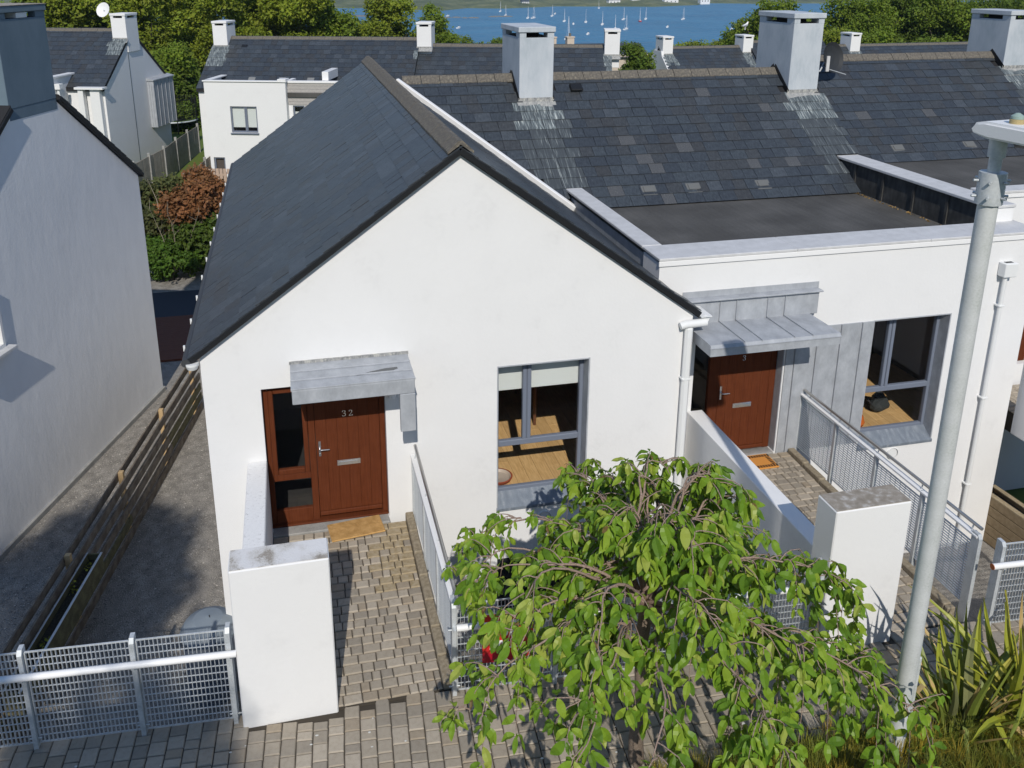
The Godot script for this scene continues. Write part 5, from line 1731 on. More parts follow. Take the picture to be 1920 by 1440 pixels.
func build_gardens() -> void:
	# concrete posts with timber panels between the far gardens
	var lines := [
		["fence of concrete posts and grey timber panels below the zinc oriel", [Vector3(-5.45, -1.75, -29.6), Vector3(-5.05, -1.75, -31.4), Vector3(-4.6, -1.75, -33.1), Vector3(-4.3, -1.75, -35.4), Vector3(-3.95, -1.75, -37.6), Vector3(-3.6, -1.75, -39.6)], 1.08],
		["short fence of concrete posts beside the pinkish timber gate", [Vector3(-3.75, -2.3, -27.7), Vector3(-3.4, -2.3, -29.3), Vector3(-3.05, -2.3, -31.0), Vector3(-2.75, -2.3, -32.8), Vector3(-2.4, -2.3, -34.8)], 1.05]]
	for l in lines:
		var F := thing("panel_fence", l[0], "fence")
		for i in l[1].size():
			pix_post(F, "post", M.concrete, l[1][i] + Vector3(0, -0.6, 0), l[2] + 0.75, 0.12)
			if i + 1 < l[1].size():
				var p: Vector3 = l[1][i]
				var q: Vector3 = l[1][i + 1]
				var d := (q - p).normalized()
				var n := d.cross(Vector3.UP)
				var t := 0.08
				while t < p.distance_to(q) - 0.1:
					var b := MB.new()
					b.obox(Transform3D(Basis(d, Vector3.UP, n), p + d * (t + 0.07) + Vector3(0, l[2] / 2 - 0.28, 0)), Vector3(0.14, l[2] + 0.55, rng.randf_range(0.02, 0.035)))
					part("board", b, M.grey_timber, F)
					t += 0.148
	var Gt := thing("timber_gate", "pinkish vertical board gate beside the far white house", "gate", Vector3(-1.95, -2.9, -31.6), deg_to_rad(-8))
	for k in 9:
		bx("board", M.pink_timber, Gt, -0.75 + k * 0.17, -0.75 + k * 0.17 + 0.14, 0.05, 1.45 + rng.randf_range(-0.02, 0.02), 0.0, 0.022, 0.003)
	bx("rail", M.pink_timber, Gt, -0.77, 0.77, 0.3, 0.4, -0.045, -0.002)
	bx("rail", M.pink_timber, Gt, -0.77, 0.77, 1.1, 1.2, -0.045, -0.002)
	var b := MB.new()
	b.quad(Vector3(-7, -2.40, -24), Vector3(-1.0, -2.40, -24), Vector3(-1.2, -2.3, -33), Vector3(-8, -2.3, -33))
	b.quad(Vector3(-8, -2.3, -33), Vector3(-1.2, -2.3, -33), Vector3(-1.5, -1.85, -50.2), Vector3(-10, -1.85, -50.2))
	structure("lawn", b, M.lawn)
	b = MB.new()
	b.quad(Vector3(-12, -1.84, -50.2), Vector3(2, -1.84, -50.2), Vector3(2, -1.8, -56), Vector3(-14, -1.8, -56))
	structure("road", b, mat(0.42, 0.38, 0.32, 0.95))
	# trampoline with its safety net
	var T := thing("trampoline", "round trampoline with black safety net behind the far fence", "trampoline", Vector3(-5.5, -1.95, -46.0))
	b = MB.new()
	var pts := []
	for k in 25:
		pts.append(Vector3(cos(TAU * k / 24) * 1.35, 0.7, sin(TAU * k / 24) * 1.35))
	b.tube(pts, [0.05], 6, false)
	part("frame", b, M.galv, T)
	b = MB.new()
	b.lathe(Vector3(0, 0.72, 0), [Vector2(1.05, 0.0), Vector2(0, 0.004)], 24)
	part("mat", b, M.black, T)
	b = MB.new()
	b.lathe(Vector3(0, 0.73, 0), [Vector2(1.34, 0.0), Vector2(1.05, 0.02)], 24)
	part("pad", b, mat(0.10, 0.16, 0.02, 0.7), T)
	for k in 6:
		b = MB.new()
		var c := Vector3(cos(TAU * k / 6 + 0.3) * 1.38, 0, sin(TAU * k / 6 + 0.3) * 1.38)
		b.tube([c, c + Vector3(0, 2.1, 0)], [0.028], 6)
		part("pole", b, M.black, T)
	b = MB.new()
	for k in 48:
		var c := Vector3(cos(TAU * k / 48) * 1.36, 0, sin(TAU * k / 48) * 1.36)
		b.bar(c + Vector3(0, 0.75, 0), c + Vector3(0, 2.05, 0), 0.012, 0.012, Vector3(1, 0, 0))
	for j in 10:
		for k in 24:
			b.bar(Vector3(cos(TAU * k / 24) * 1.36, 0.8 + j * 0.135, sin(TAU * k / 24) * 1.36), Vector3(cos(TAU * (k + 1) / 24) * 1.36, 0.8 + j * 0.135, sin(TAU * (k + 1) / 24) * 1.36), 0.014, 0.014)
	part("net", b, M.black, T)

# ---------- trees ----------
var clump_meshes := []
func clump(shape: int, tone: int) -> Mesh:
	if clump_meshes.is_empty():
		for q in 4:
			for w in [0.40, 0.52, 0.64, 0.76, 0.88]:
				var r := RandomNumberGenerator.new()
				r.seed = 300 + q
				var b := MB.new()
				for i in 17:
					var p := Vector3(r.randf_range(-1, 1), r.randf_range(-0.8, 0.8), r.randf_range(-1, 1))
					p = p.normalized() * pow(r.randf(), 0.5) * 0.55
					var n := (p.normalized() * 0.5 + Vector3(r.randf_range(-0.8, 0.8), r.randf_range(0.1, 1.3), r.randf_range(-0.4, 1.3))).normalized()
					var x := n.cross(Vector3(r.randf_range(-1, 1), r.randf_range(-1, 1), r.randf_range(-1, 1))).normalized()
					var y := n.cross(x)
					var s := r.randf_range(0.09, 0.175)
					var g: float = w * r.randf_range(0.85, 1.15)
					b.col = Color(g * r.randf_range(0.92, 1.12), g, g)
					b.tri(p - x * s, p + y * s * 0.6 - n * s * 0.15, p + x * s * 1.1)
					b.tri(p - x * s, p + x * s * 1.1, p - y * s * 0.6 - n * s * 0.15)
				clump_meshes.append(b.mesh())
	return clump_meshes[shape * 5 + tone]

func leaf_mat(back := 0.35, base := Color(1, 1, 1)) -> StandardMaterial3D:
	var m := mat(base.r, base.g, base.b, 0.6)
	m.vertex_color_use_as_albedo = true
	m.backlight_enabled = true
	m.backlight = Color(back, back, back * 0.6)
	return m

var crown_mats := {}
func tree(called: String, label: String, cat: String, foot: Vector3, top: float, r: float, base: Color, group: String, flat := 1.0, low := 0.35, dens := 1.0, leaf := 1.0, sway := 0.4) -> Node3D:
	var T := thing(called, label, cat, foot, 0.0, group)
	var h := top - foot.y
	var b := MB.new()
	var lean := Vector3(rng.randf_range(-sway, sway), 0, rng.randf_range(-sway, sway))
	var crown_mid := Vector3(0, h * (1.0 + low) / 2.0, 0) + lean
	b.tube([Vector3(0, -0.3, 0), Vector3(0.05, h * low * 0.5, 0), crown_mid * 0.8, crown_mid], [r * 0.085, r * 0.07, r * 0.045, r * 0.02], 8)
	for k in 6:
		var a := TAU * k / 6 + rng.randf()
		var s := h * rng.randf_range(low * 0.7, (low + 0.6) / 1.6)
		b.tube([Vector3(0, s, 0) + lean * 0.4, Vector3(cos(a) * r * 0.45, s + r * 0.35, sin(a) * r * 0.45) + lean * 0.6, Vector3(cos(a) * r * 0.8, minf(s + r * 0.8, h * 0.9), sin(a) * r * 0.8) + lean], [r * 0.035, r * 0.022, r * 0.007], 6)
	part("trunk", b, M.wood_bark, T)
	var st := SurfaceTool.new()
	st.begin(Mesh.PRIMITIVE_TRIANGLES)
	var ry := h * (1.0 - low) / 2.0
	for k in int(10 + r * 3):
		var d := Vector3(rng.randf_range(-1, 1), rng.randf_range(-0.85, 1), rng.randf_range(-1, 1))
		d = d.normalized() * pow(rng.randf(), 0.35) * 0.72
		var mid := crown_mid + Vector3(d.x * r, d.y * ry, d.z * r * flat)
		var br := rng.randf_range(0.26, 0.46) * minf(r, ry * 1.3)
		var bias := rng.randf_range(-0.9, 0.9)
		for i in int(46 * dens * br * br / (leaf * leaf) + 10):
			var e := Vector3(rng.randf_range(-1, 1), rng.randf_range(-0.7, 1), rng.randf_range(-1, 1)).normalized()
			var p: Vector3 = mid + e * br * rng.randf_range(0.55, 1.12) * Vector3(1, 0.8, 1)
			var s := rng.randf_range(0.55, 1.15) * leaf
			var tone := clampi(roundi(2.0 + bias + rng.randf_range(-1.1, 1.1)), 0, 4)
			st.append_from(clump(rng.randi_range(0, 3), tone), 0, Transform3D(Basis.from_euler(Vector3(rng.randf_range(-0.5, 0.5), rng.randf_range(-0.9, 0.9), rng.randf_range(-0.5, 0.5))).scaled(Vector3(s, s, s)), p))
	if not crown_mats.has(base):
		crown_mats[base] = leaf_mat(0.9, base)
	put("crown", st.commit(), crown_mats[base], T)
	return T

const NTH := ["first", "second", "third", "fourth", "fifth", "sixth", "seventh", "eighth", "ninth", "tenth", "eleventh", "twelfth", "thirteenth", "fourteenth", "fifteenth", "sixteenth", "seventeenth", "eighteenth", "nineteenth", "twentieth"]

func build_trees() -> void:
	var lime := Color(0.33, 0.42, 0.035)
	var mid := Color(0.24, 0.35, 0.030)
	var deep := Color(0.16, 0.25, 0.026)
	# the belt behind the far roofs at the left: back row, then front row
	var back_row := [[-16.5, -57.2, 7.9, 2.9, 1], [-13.4, -56.7, 8.2, 2.9, 0], [-11.3, -60.9, 9.3, 3.3, 1], [-7.9, -55.5, 8.3, 2.8, 0], [-6.2, -61.7, 8.9, 3.5, 1], [-2.8, -56.6, 8.6, 3.0, 0], [-0.3, -60.5, 9.3, 3.3, 0], [2.3, -56.5, 8.8, 3.0, 0], [4.7, -58.9, 6.5, 2.6, 1], [7.1, -62.4, 5.8, 2.4, 0], [9.0, -60.0, 6.5, 2.5, 0], [11.2, -61.3, 5.2, 1.9, 0], [14.0, -66.2, 6.1, 2.2, 1]]
	var front_row := [[-11.6, -51.1, 3.8, 2.2, 1], [-6.3, -49.9, 3.8, 2.1, 1], [-5.0, -47.0, -0.2, 1.5, 2], [-4.8, -49.0, 2.6, 1.8, 2], [-3.4, -47.5, 0.6, 1.6, 2], [1.0, -52.7, 4.2, 2.3, 0], [3.9, -54.0, 3.8, 1.8, 1]]
	var right_row := [[40.4, -54.8, 6.6, 4.0, 1], [41.6, -49.6, 4.6, 2.2, 0], [45.9, -57.6, 6.2, 3.1, 1], [45.1, -48.6, 4.4, 2.6, 1], [48.0, -55.2, 6.8, 3.6, 1], [48.6, -47.8, 4.4, 2.6, 1], [52.8, -56.4, 7.4, 4.0, 2], [54.8, -53.5, 6.5, 3.6, 1], [59.8, -54.7, 7.2, 4.0, 2], [63.3, -53.8, 7.0, 4.0, 1], [68.1, -54.9, 7.0, 4.1, 2]]
	for row in [[back_row, "tall", "back row behind the left roofs"], [front_row, "shorter", "front row behind the left roofs"], [right_row, "broad", "belt behind the right ridges"]]:
		for i in row[0].size():
			var t: Array = row[0][i]
			tree("leafy_tree", "%s %s tree, %s from left in the %s" % [row[1], ["yellow-green", "green", "dark green"][t[4]], NTH[i], row[2]], "tree", Vector3(t[0], ground_height(t[0], t[1]), t[1]), t[2], t[3], [lime, mid, deep][t[4]], "trees in the %s" % row[2], 1.0, 0.22)
	for s in [[17.4, -69.8, 2.3, 2.6, 1, "rounded green bush left of the first tall chimney, before the water"], [20.4, -71.2, 1.9, 2.3, 1, "rounded green bush touching the first tall chimney, before the water"], [37.3, -65.1, 2.3, 2.2, 0, "yellow-green bush right of the far shouldered gable"], [40.6, -66.4, 1.9, 2.1, 0, "yellow-green bush left of the gull's chimney"], [43.8, -67.7, 1.8, 2.0, 1, "green bush behind the gull's chimney"], [34.6, -64.5, 1.6, 1.7, 0, "low yellow-green bush beside the far shouldered gable"]]:
		tree("round_bush", s[5], "bush", Vector3(s[0], ground_height(s[0], s[1]), s[1]), s[2], s[3], [lime, mid, deep][s[4]], "", 1.0, 0.3, 1.1)
	tree("dark_shrub", "dark green shrub left of the far white shouldered gable", "shrub", Vector3(23.6, -4.2, -43.1), 4.1, 1.25, deep, "", 1.0, 0.2, 1.6, 0.8, 0.0)
	# garden shrubs between the two nearest houses
	tree("olive_shrub", "tall olive-green shrub between the two nearest houses", "shrub", Vector3(-3.0, -2.4, -19.4), 1.3, 1.15, Color(0.15, 0.17, 0.055), "", 1.0, 0.0, 2.2, 0.6, 0.0)
	tree("red_shrub", "russet-leaved shrub beside the slate roof's left eave", "shrub", Vector3(-1.6, -2.4, -19.2), 1.1, 1.3, Color(0.42, 0.20, 0.08), "", 1.0, 0.36, 2.0, 0.6, 0.0)
	tree("green_shrub", "glossy green shrub under the russet one", "shrub", Vector3(-1.75, -2.4, -18.8), -0.25, 1.2, Color(0.13, 0.21, 0.03), "", 1.0, 0.0, 2.2, 0.6, 0.0)
	tree("low_shrub", "low bright green shrub beside the end house's far corner", "shrub", Vector3(-2.85, -2.4, -18.4), -0.8, 0.95, Color(0.13, 0.25, 0.03), "", 1.0, 0.0, 2.2, 0.55, 0.0)
	# wispy pale twigs over the olive shrub
	var W := thing("bare_shrub", "pale wispy bare-twigged shrub above the olive one", "shrub", Vector3(-2.9, -2.4, -18.1))
	var b := MB.new()
	for k in 9:
		var a := rng.randf() * TAU
		var p := Vector3(rng.randf_range(-0.4, 0.4), 0.4, rng.randf_range(-0.6, 0.0))
		var q := p + Vector3(cos(a) * 0.5, rng.randf_range(1.0, 2.6), sin(a) * 0.35)
		var e := q + Vector3(cos(a) * 0.5, rng.randf_range(0.3, 1.1), sin(a) * 0.4)
		b.tube([p, q, e], [0.018, 0.012, 0.003], 5)
		for j in 3:
			var m := q.lerp(e, rng.randf())
			b.tube([m, m + Vector3(rng.randf_range(-0.35, 0.35), rng.randf_range(0.1, 0.5), rng.randf_range(-0.3, 0.3))], [0.007, 0.002], 4)
	part("twigs", b, mat(0.34, 0.29, 0.22, 0.9), W)
	# tall street trees across the road, whose soft shade falls on the pier, the yard and the paving
	for s in [[-5.8, 20.9, 18.0, 2.1, "tall street tree across the road, outside the picture, shading the gravel yard", 0.77], [-8.7, 21.5, 18.2, 2.3, "taller street tree across the road, outside the picture, farther left", 0.76], [-4.5, 24.6, 17.8, 1.6, "slim street tree across the road, outside the picture, shading the paving", 0.8]]:
		tree("street_tree", s[4], "tree", Vector3(s[0], -0.25, s[1]), s[2], s[3], mid, "street trees across the road", 1.0, s[5], 0.8, 1.1)

# ---------- objects ----------
func build_objects() -> void:
	var b := MB.new()
	# street lamp
	var L := thing("street_lamp", "tall grey galvanised lamp post in front of the white terrace house", "street lamp", Vector3(6.44, 0.34, 5.343))
	b = MB.new()
	b.tube([Vector3(0, 0, 0), Vector3(0, 1.45, 0)], [0.080], 22)
	b.tube([Vector3(0, 1.45, 0), Vector3(0, 1.47, 0), Vector3(0, 5.390, 0)], [0.080, 0.074, 0.073], 22)
	var post := part("post", b, M.pole, L)
	b = MB.new()
	b.obox(Transform3D(Basis(), Vector3(0.066, 0.85, 0.0)), Vector3(0.05, 0.62, 0.11), 0.012)
	part("access_door", b, M.pole, post)
	b = MB.new()
	b.lathe(Vector3.ZERO, [Vector2(0.075, 5.350), Vector2(0.098, 5.350), Vector2(0.098, 5.580), Vector2(0.098, 5.595), Vector2(0.0, 5.595)], 10)
	var col := part("collar", b, M.galv, L)
	for k in 6:
		var a := TAU * k / 6 + 0.3
		var d := Vector3(cos(a), 0, sin(a))
		for y in [5.410, 5.530]:
			b = MB.new()
			b.tube([d * 0.10 + Vector3(0, y, 0), d * 0.135 + Vector3(0, y, 0)], [0.011], 6)
			part("bolt", b, M.galv, col)
	b = MB.new()
	b.tube([Vector3(0, 5.590, 0), Vector3(0, 5.800, 0)], [0.046], 14)
	b.tube([Vector3(0, 5.710, 0), Vector3(0, 5.855, 0)], [0.062, 0.064], 14)
	part("spigot", b, M.galv, L)
	b = MB.new()
	var prof := [Vector2(-0.12, 5.880), Vector2(-0.135, 5.915), Vector2(-0.11, 5.960), Vector2(-0.03, 5.980), Vector2(0.5, 5.975), Vector2(0.78, 5.950), Vector2(0.84, 5.920), Vector2(0.8, 5.870), Vector2(0.4, 5.855), Vector2(0.0, 5.855)]
	b.prism(prof, -0.125, 0.125)
	b.prism(prof.map(func(p): return Vector2(p.x * 0.97 + 0.01, lerpf(5.915, p.y, 0.7))), -0.15, -0.1252)
	b.prism(prof.map(func(p): return Vector2(p.x * 0.97 + 0.01, lerpf(5.915, p.y, 0.7))), 0.1252, 0.15)
	var head := part("lamp_head", b, M.white_paint, L)
	head.rotation.y = -PI / 2 + 0.12
	b = MB.new()
	b.lathe(Vector3(0.12, 5.978, 0), [Vector2(0.05, 0), Vector2(0.05, 0.03), Vector2(0.042, 0.035)], 14)
	part("sensor_base", b, mat(0.42, 0.33, 0.16, 0.6), head)
	b = MB.new()
	b.lathe(Vector3(0.12, 6.013, 0), [Vector2(0.045, 0), Vector2(0.045, 0.02), Vector2(0.015, 0.042), Vector2(0, 0.045)], 14)
	part("sensor_dome", b, mat(0.28, 0.37, 0.33, 0.3), head)
	b = MB.new()
	b.prism([Vector2(0.2, 5.852), Vector2(0.72, 5.858), Vector2(0.7, 5.835), Vector2(0.22, 5.830)], -0.1, 0.1)
	part("lens", b, M.dark_glass, head)
	# red sale board
	var S := thing("sale_sign", "red sale board with white lettering tied to the fence behind the cherry tree", "sign", Vector3(2.93, 0.36, fence_z(3.2) + 0.155), -0.064)
	var red := mat(0.55, 0.022, 0.02, 0.4)
	bx("board", red, S, 0.0, 0.55, 0.0, 0.60, 0.0, 0.012, 0.004)
	bx("lower_band", mat(0.36, 0.006, 0.02, 0.4), S, 0.002, 0.548, 0.002, 0.12, 0.012, 0.014)
	bx("white_band", M.white_paint, S, 0.002, 0.548, 0.455, 0.52, 0.012, 0.0135)
	var font := SystemFont.new()
	font.font_names = PackedStringArray(["Droid Sans"])
	font.font_weight = 700
	for q in [["FOR", 0.32, 0.0021], ["SALE", 0.165, 0.0023]]:
		var t := TextMesh.new()
		t.font = font
		t.text = q[0]
		t.font_size = 64
		t.pixel_size = q[2]
		t.depth = 0.004
		put("lettering", t, M.white_paint, S, Transform3D(Basis(), Vector3(0.24, q[1] + 0.05, 0.0145)))
	b = MB.new()
	b.lathe(Vector3(0.455, 0.14, 0.012), [Vector2(0.085, 0), Vector2(0.08, 0.012), Vector2(0, 0.016)], 18, Basis(Vector3(1, 0, 0), Vector3(0, 0, 1), Vector3(0, -1, 0)))
	part("roundel", b, red, S)
	# storage tank behind the fence
	var T := thing("storage_tank", "blue-grey domed storage tank behind the left grating fence", "tank", Vector3(-0.24, -2.58, 0.05))
	b = MB.new()
	b.lathe(Vector3.ZERO, [Vector2(0.0, 0.12), Vector2(0.33, 0.12), Vector2(0.36, 0.2), Vector2(0.37, 1.1), Vector2(0.35, 1.18)], 28)
	part("body", b, mat(0.15, 0.18, 0.225, 0.5), T)
	b = MB.new()
	b.lathe(Vector3.ZERO, [Vector2(0.39, 1.17), Vector2(0.39, 1.21), Vector2(0.33, 1.31), Vector2(0.2, 1.39), Vector2(0, 1.42)], 28)
	var lid := part("lid", b, mat(0.20, 0.235, 0.27, 0.45), T)
	b = MB.new()
	b.bar(Vector3(0.02, 1.425, 0.0), Vector3(0.12, 1.22, 0.38), 0.012, 0.012)
	part("lid_seam", b, M.dark, lid)
	b = MB.new()
	b.lathe(Vector3.ZERO, [Vector2(0.42, 0.0), Vector2(0.42, 0.03), Vector2(0.3, 0.12), Vector2(0.0, 0.12)], 28)
	part("base_rim", b, mat(0.12, 0.13, 0.14, 0.6), T)
	# timber planter on the right
	var P := thing("timber_planter", "pale slatted timber planter in the light well behind the right grating fence", "planter", Vector3(12.96, -2.39, -0.68), 0.04)
	for k in 5:
		bx("slat", M.pale_timber, P, 0.0, 0.03, 0.02 + k * 0.18, 0.185 + k * 0.18, 0.0, 2.3, 0.004)
		bx("slat", M.pale_timber, P, 0.32, 0.35, 0.02 + k * 0.18, 0.185 + k * 0.18, 0.0, 2.3, 0.004)
		bx("end_slat", M.pale_timber, P, 0.031, 0.319, 0.02 + k * 0.18, 0.185 + k * 0.18, 0.0, 0.03, 0.004)
	bx("lining", M.black, P, 0.04, 0.31, 0.0, 0.80, 0.04, 2.26)
	bx("capping", M.mossy_paver, P, 0.0, 0.10, 0.90, 0.925, 0.0, 2.3, 0.004)
	bx("capping", M.mossy_paver, P, 0.27, 0.36, 0.90, 0.925, 0.0, 2.3, 0.004)
	b = MB.new()
	b.tube([Vector3(13.5, -2.38, 0.3), Vector3(13.5, -1.62, 0.3), Vector3(13.75, -1.6, 0.5), Vector3(13.75, -2.38, 0.5)], [0.03], 8)
	tag(part("grab_bar", b, M.galv, self), "pale metal grab bar behind the timber planter", "bar")
	# door mats
	var mt := thing("door_mat", "plain coir mat on the step of number 32", "door mat", Vector3(1.84, -0.005, 0.115), 0.12)
	b = MB.new()
	b.obox(Transform3D(Basis(), Vector3(0, 0.012, 0.06)), Vector3(0.74, 0.024, 0.40), 0.008)
	part("mat", b, M.coir, mt)
	mt = thing("door_mat", "orange mat with a dark chequered border at the neighbour's door", "door mat", Vector3(8.0, -0.012, -0.16), 0.0)
	b = MB.new()
	b.obox(Transform3D(Basis(), Vector3(0.12, 0.01, -0.0)), Vector3(0.6, 0.02, 0.40), 0.006)
	part("mat", b, mat(0.62, 0.27, 0.06, 1.0), mt)
	b = MB.new()
	for k in 13:
		for z in [[-0.145, -0.01], [0.145, 0.01]]:
			b.box(-0.15 + k * 0.045, -0.15 + k * 0.045 + 0.028, 0.0205, 0.0225, z[0] - 0.03, z[0] + 0.03)
	for k in 5:
		for x in [-0.12, 0.37]:
			b.box(x - 0.03, x + 0.03, 0.0205, 0.0225, -0.1 + k * 0.045, -0.1 + k * 0.045 + 0.026)
	part("border", b, mat(0.025, 0.015, 0.012, 1.0), mt)
	# things seen through the windows
	var C := thing("dining_table", "dark wooden table leg and top seen through the window of number 32", "table", Vector3(5.05, 0.0, -2.1))
	bx("top", mat(0.08, 0.035, 0.018, 0.5), C, -0.05, 1.4, 0.74, 0.78, -1.3, 0.05, 0.01)
	for q in [[0.0, 0.0], [1.3, 0.0], [0.0, -1.2], [1.3, -1.2]]:
		b = MB.new()
		b.tube([Vector3(q[0], 0, q[1]), Vector3(q[0], 0.74, q[1])], [0.025, 0.045], 8)
		part("leg", b, mat(0.12, 0.05, 0.025, 0.5), C)
	var K := thing("exercise_bike", "black wheel of a bike just inside the left edge of the window", "bicycle", Vector3(4.05, 0.0, -1.15), 0.15)
	b = MB.new()
	var ring := []
	for k in 29:
		ring.append(Vector3(0, 0.33 + sin(TAU * k / 28) * 0.3, cos(TAU * k / 28) * 0.3))
	b.tube(ring, [0.022], 8, false)
	part("wheel", b, M.black, K)
	b = MB.new()
	for k in 8:
		b.tube([Vector3(0, 0.33, 0), Vector3(0, 0.33 + sin(TAU * k / 8) * 0.29, cos(TAU * k / 8) * 0.29)], [0.005], 5)
	b.tube([Vector3(0, 0.33, 0), Vector3(0.0, 0.75, -0.1), Vector3(0, 0.8, -0.6)], [0.018], 8)
	part("frame", b, M.black, K)
	var bowl := thing("bowl", "terracotta bowl with a pale inside on the wooden floor under the window", "bowl", Vector3(4.05, 0.0, -0.56))
	b = MB.new()
	b.lathe(Vector3.ZERO, [Vector2(0.0, 0.0), Vector2(0.13, 0.0), Vector2(0.2, 0.05), Vector2(0.215, 0.085), Vector2(0.19, 0.088)], 26)
	part("bowl", b, mat(0.36, 0.085, 0.04, 0.6), bowl)
	b = MB.new()
	b.lathe(Vector3.ZERO, [Vector2(0.19, 0.086), Vector2(0.16, 0.05), Vector2(0.0, 0.03)], 26)
	part("glaze", b, mat(0.5, 0.42, 0.35, 0.4), bowl)
	var O := thing("ornament", "glossy amber ornament inside the neighbour's window, low at its left", "ornament", Vector3(10.33, 0.0, -0.85))
	b = MB.new()
	b.lathe(Vector3.ZERO, [Vector2(0.0, 0.0), Vector2(0.13, 0.0), Vector2(0.17, 0.1), Vector2(0.14, 0.2), Vector2(0.10, 0.24), Vector2(0.12, 0.3), Vector2(0.07, 0.38), Vector2(0, 0.42)], 18)
	part("body", b, mat(0.55, 0.13, 0.02, 0.25), O)
	var R := thing("rucksack", "dark bag on the neighbour's wooden floor inside the window", "bag", Vector3(11.1, 0.0, -1.25))
	b = MB.new()
	b.obox(Transform3D(Basis.from_euler(Vector3(0.2, 0.4, 0)), Vector3(0, 0.12, 0)), Vector3(0.42, 0.24, 0.26), 0.09)
	b.obox(Transform3D(Basis.from_euler(Vector3(-0.2, 0.4, 0.2)), Vector3(0.05, 0.2, -0.1)), Vector3(0.26, 0.22, 0.2), 0.08)
	part("body", b, mat(0.03, 0.035, 0.035, 0.8), R)
	b = MB.new()
	b.tube([Vector3(-0.18, 0.15, 0.05), Vector3(-0.3, 0.3, 0.0), Vector3(-0.2, 0.2, -0.12)], [0.018], 6)
	part("strap", b, M.black, R)
	var Dk := thing("desk", "dark desk with a sheet of paper inside the neighbour's window", "desk", Vector3(10.1, 0.0, -2.3))
	bx("top", mat(0.03, 0.028, 0.026, 0.5), Dk, -0.6, 0.75, 0.72, 0.76, -0.6, 0.3, 0.008)
	for q in [[-0.55, -0.55], [0.7, -0.55], [-0.55, 0.25], [0.7, 0.25]]:
		bx("leg", M.black, Dk, q[0] - 0.025, q[0] + 0.025, 0.0, 0.72, q[1] - 0.025, q[1] + 0.025)
	var paper := thing("paper_sheet", "pale sheet lying on the neighbour's dark desk", "paper", Vector3(10.45, 0.762, -2.15))
	bx("sheet", M.coir, paper, -0.17, 0.17, 0.0, 0.012, -0.12, 0.12)

# ---------- plants at the front ----------
# one leaf, tip towards -y, upper side towards +z, length 1
func cherry_leaf(k: int) -> MB:
	var b := MB.new()
	var r := RandomNumberGenerator.new()
	r.seed = 40 + k
	var wide := r.randf_range(0.19, 0.25)
	var prof := [0.05, 0.62, 0.95, 1.0, 0.82, 0.45, 0.0]
	var ys := [0.0, 0.14, 0.32, 0.5, 0.70, 0.87, 1.0]
	var curl := r.randf_range(0.10, 0.30)
	var fold := r.randf_range(0.25, 0.6)
	var pts := []
	for i in 7:
		var w: float = prof[i] * wide
		var y: float = -ys[i]
		var z: float = -curl * ys[i] * ys[i] + 0.05 * sin(ys[i] * 9.0 + k)
		pts.append([Vector3(-w, y, z + w * fold), Vector3(0, y, z), Vector3(w, y, z + w * fold)])
	for i in 6:
		for s in 2:
			var p = pts[i]
			var q = pts[i + 1]
			b.tri(p[s], q[s], q[s + 1])
			if i < 6:
				b.tri(p[s], q[s + 1], p[s + 1])
	return b

func bez(a: Vector3, b: Vector3, c: Vector3, d: Vector3, t: float) -> Vector3:
	return a.bezier_interpolate(b, c, d, t)

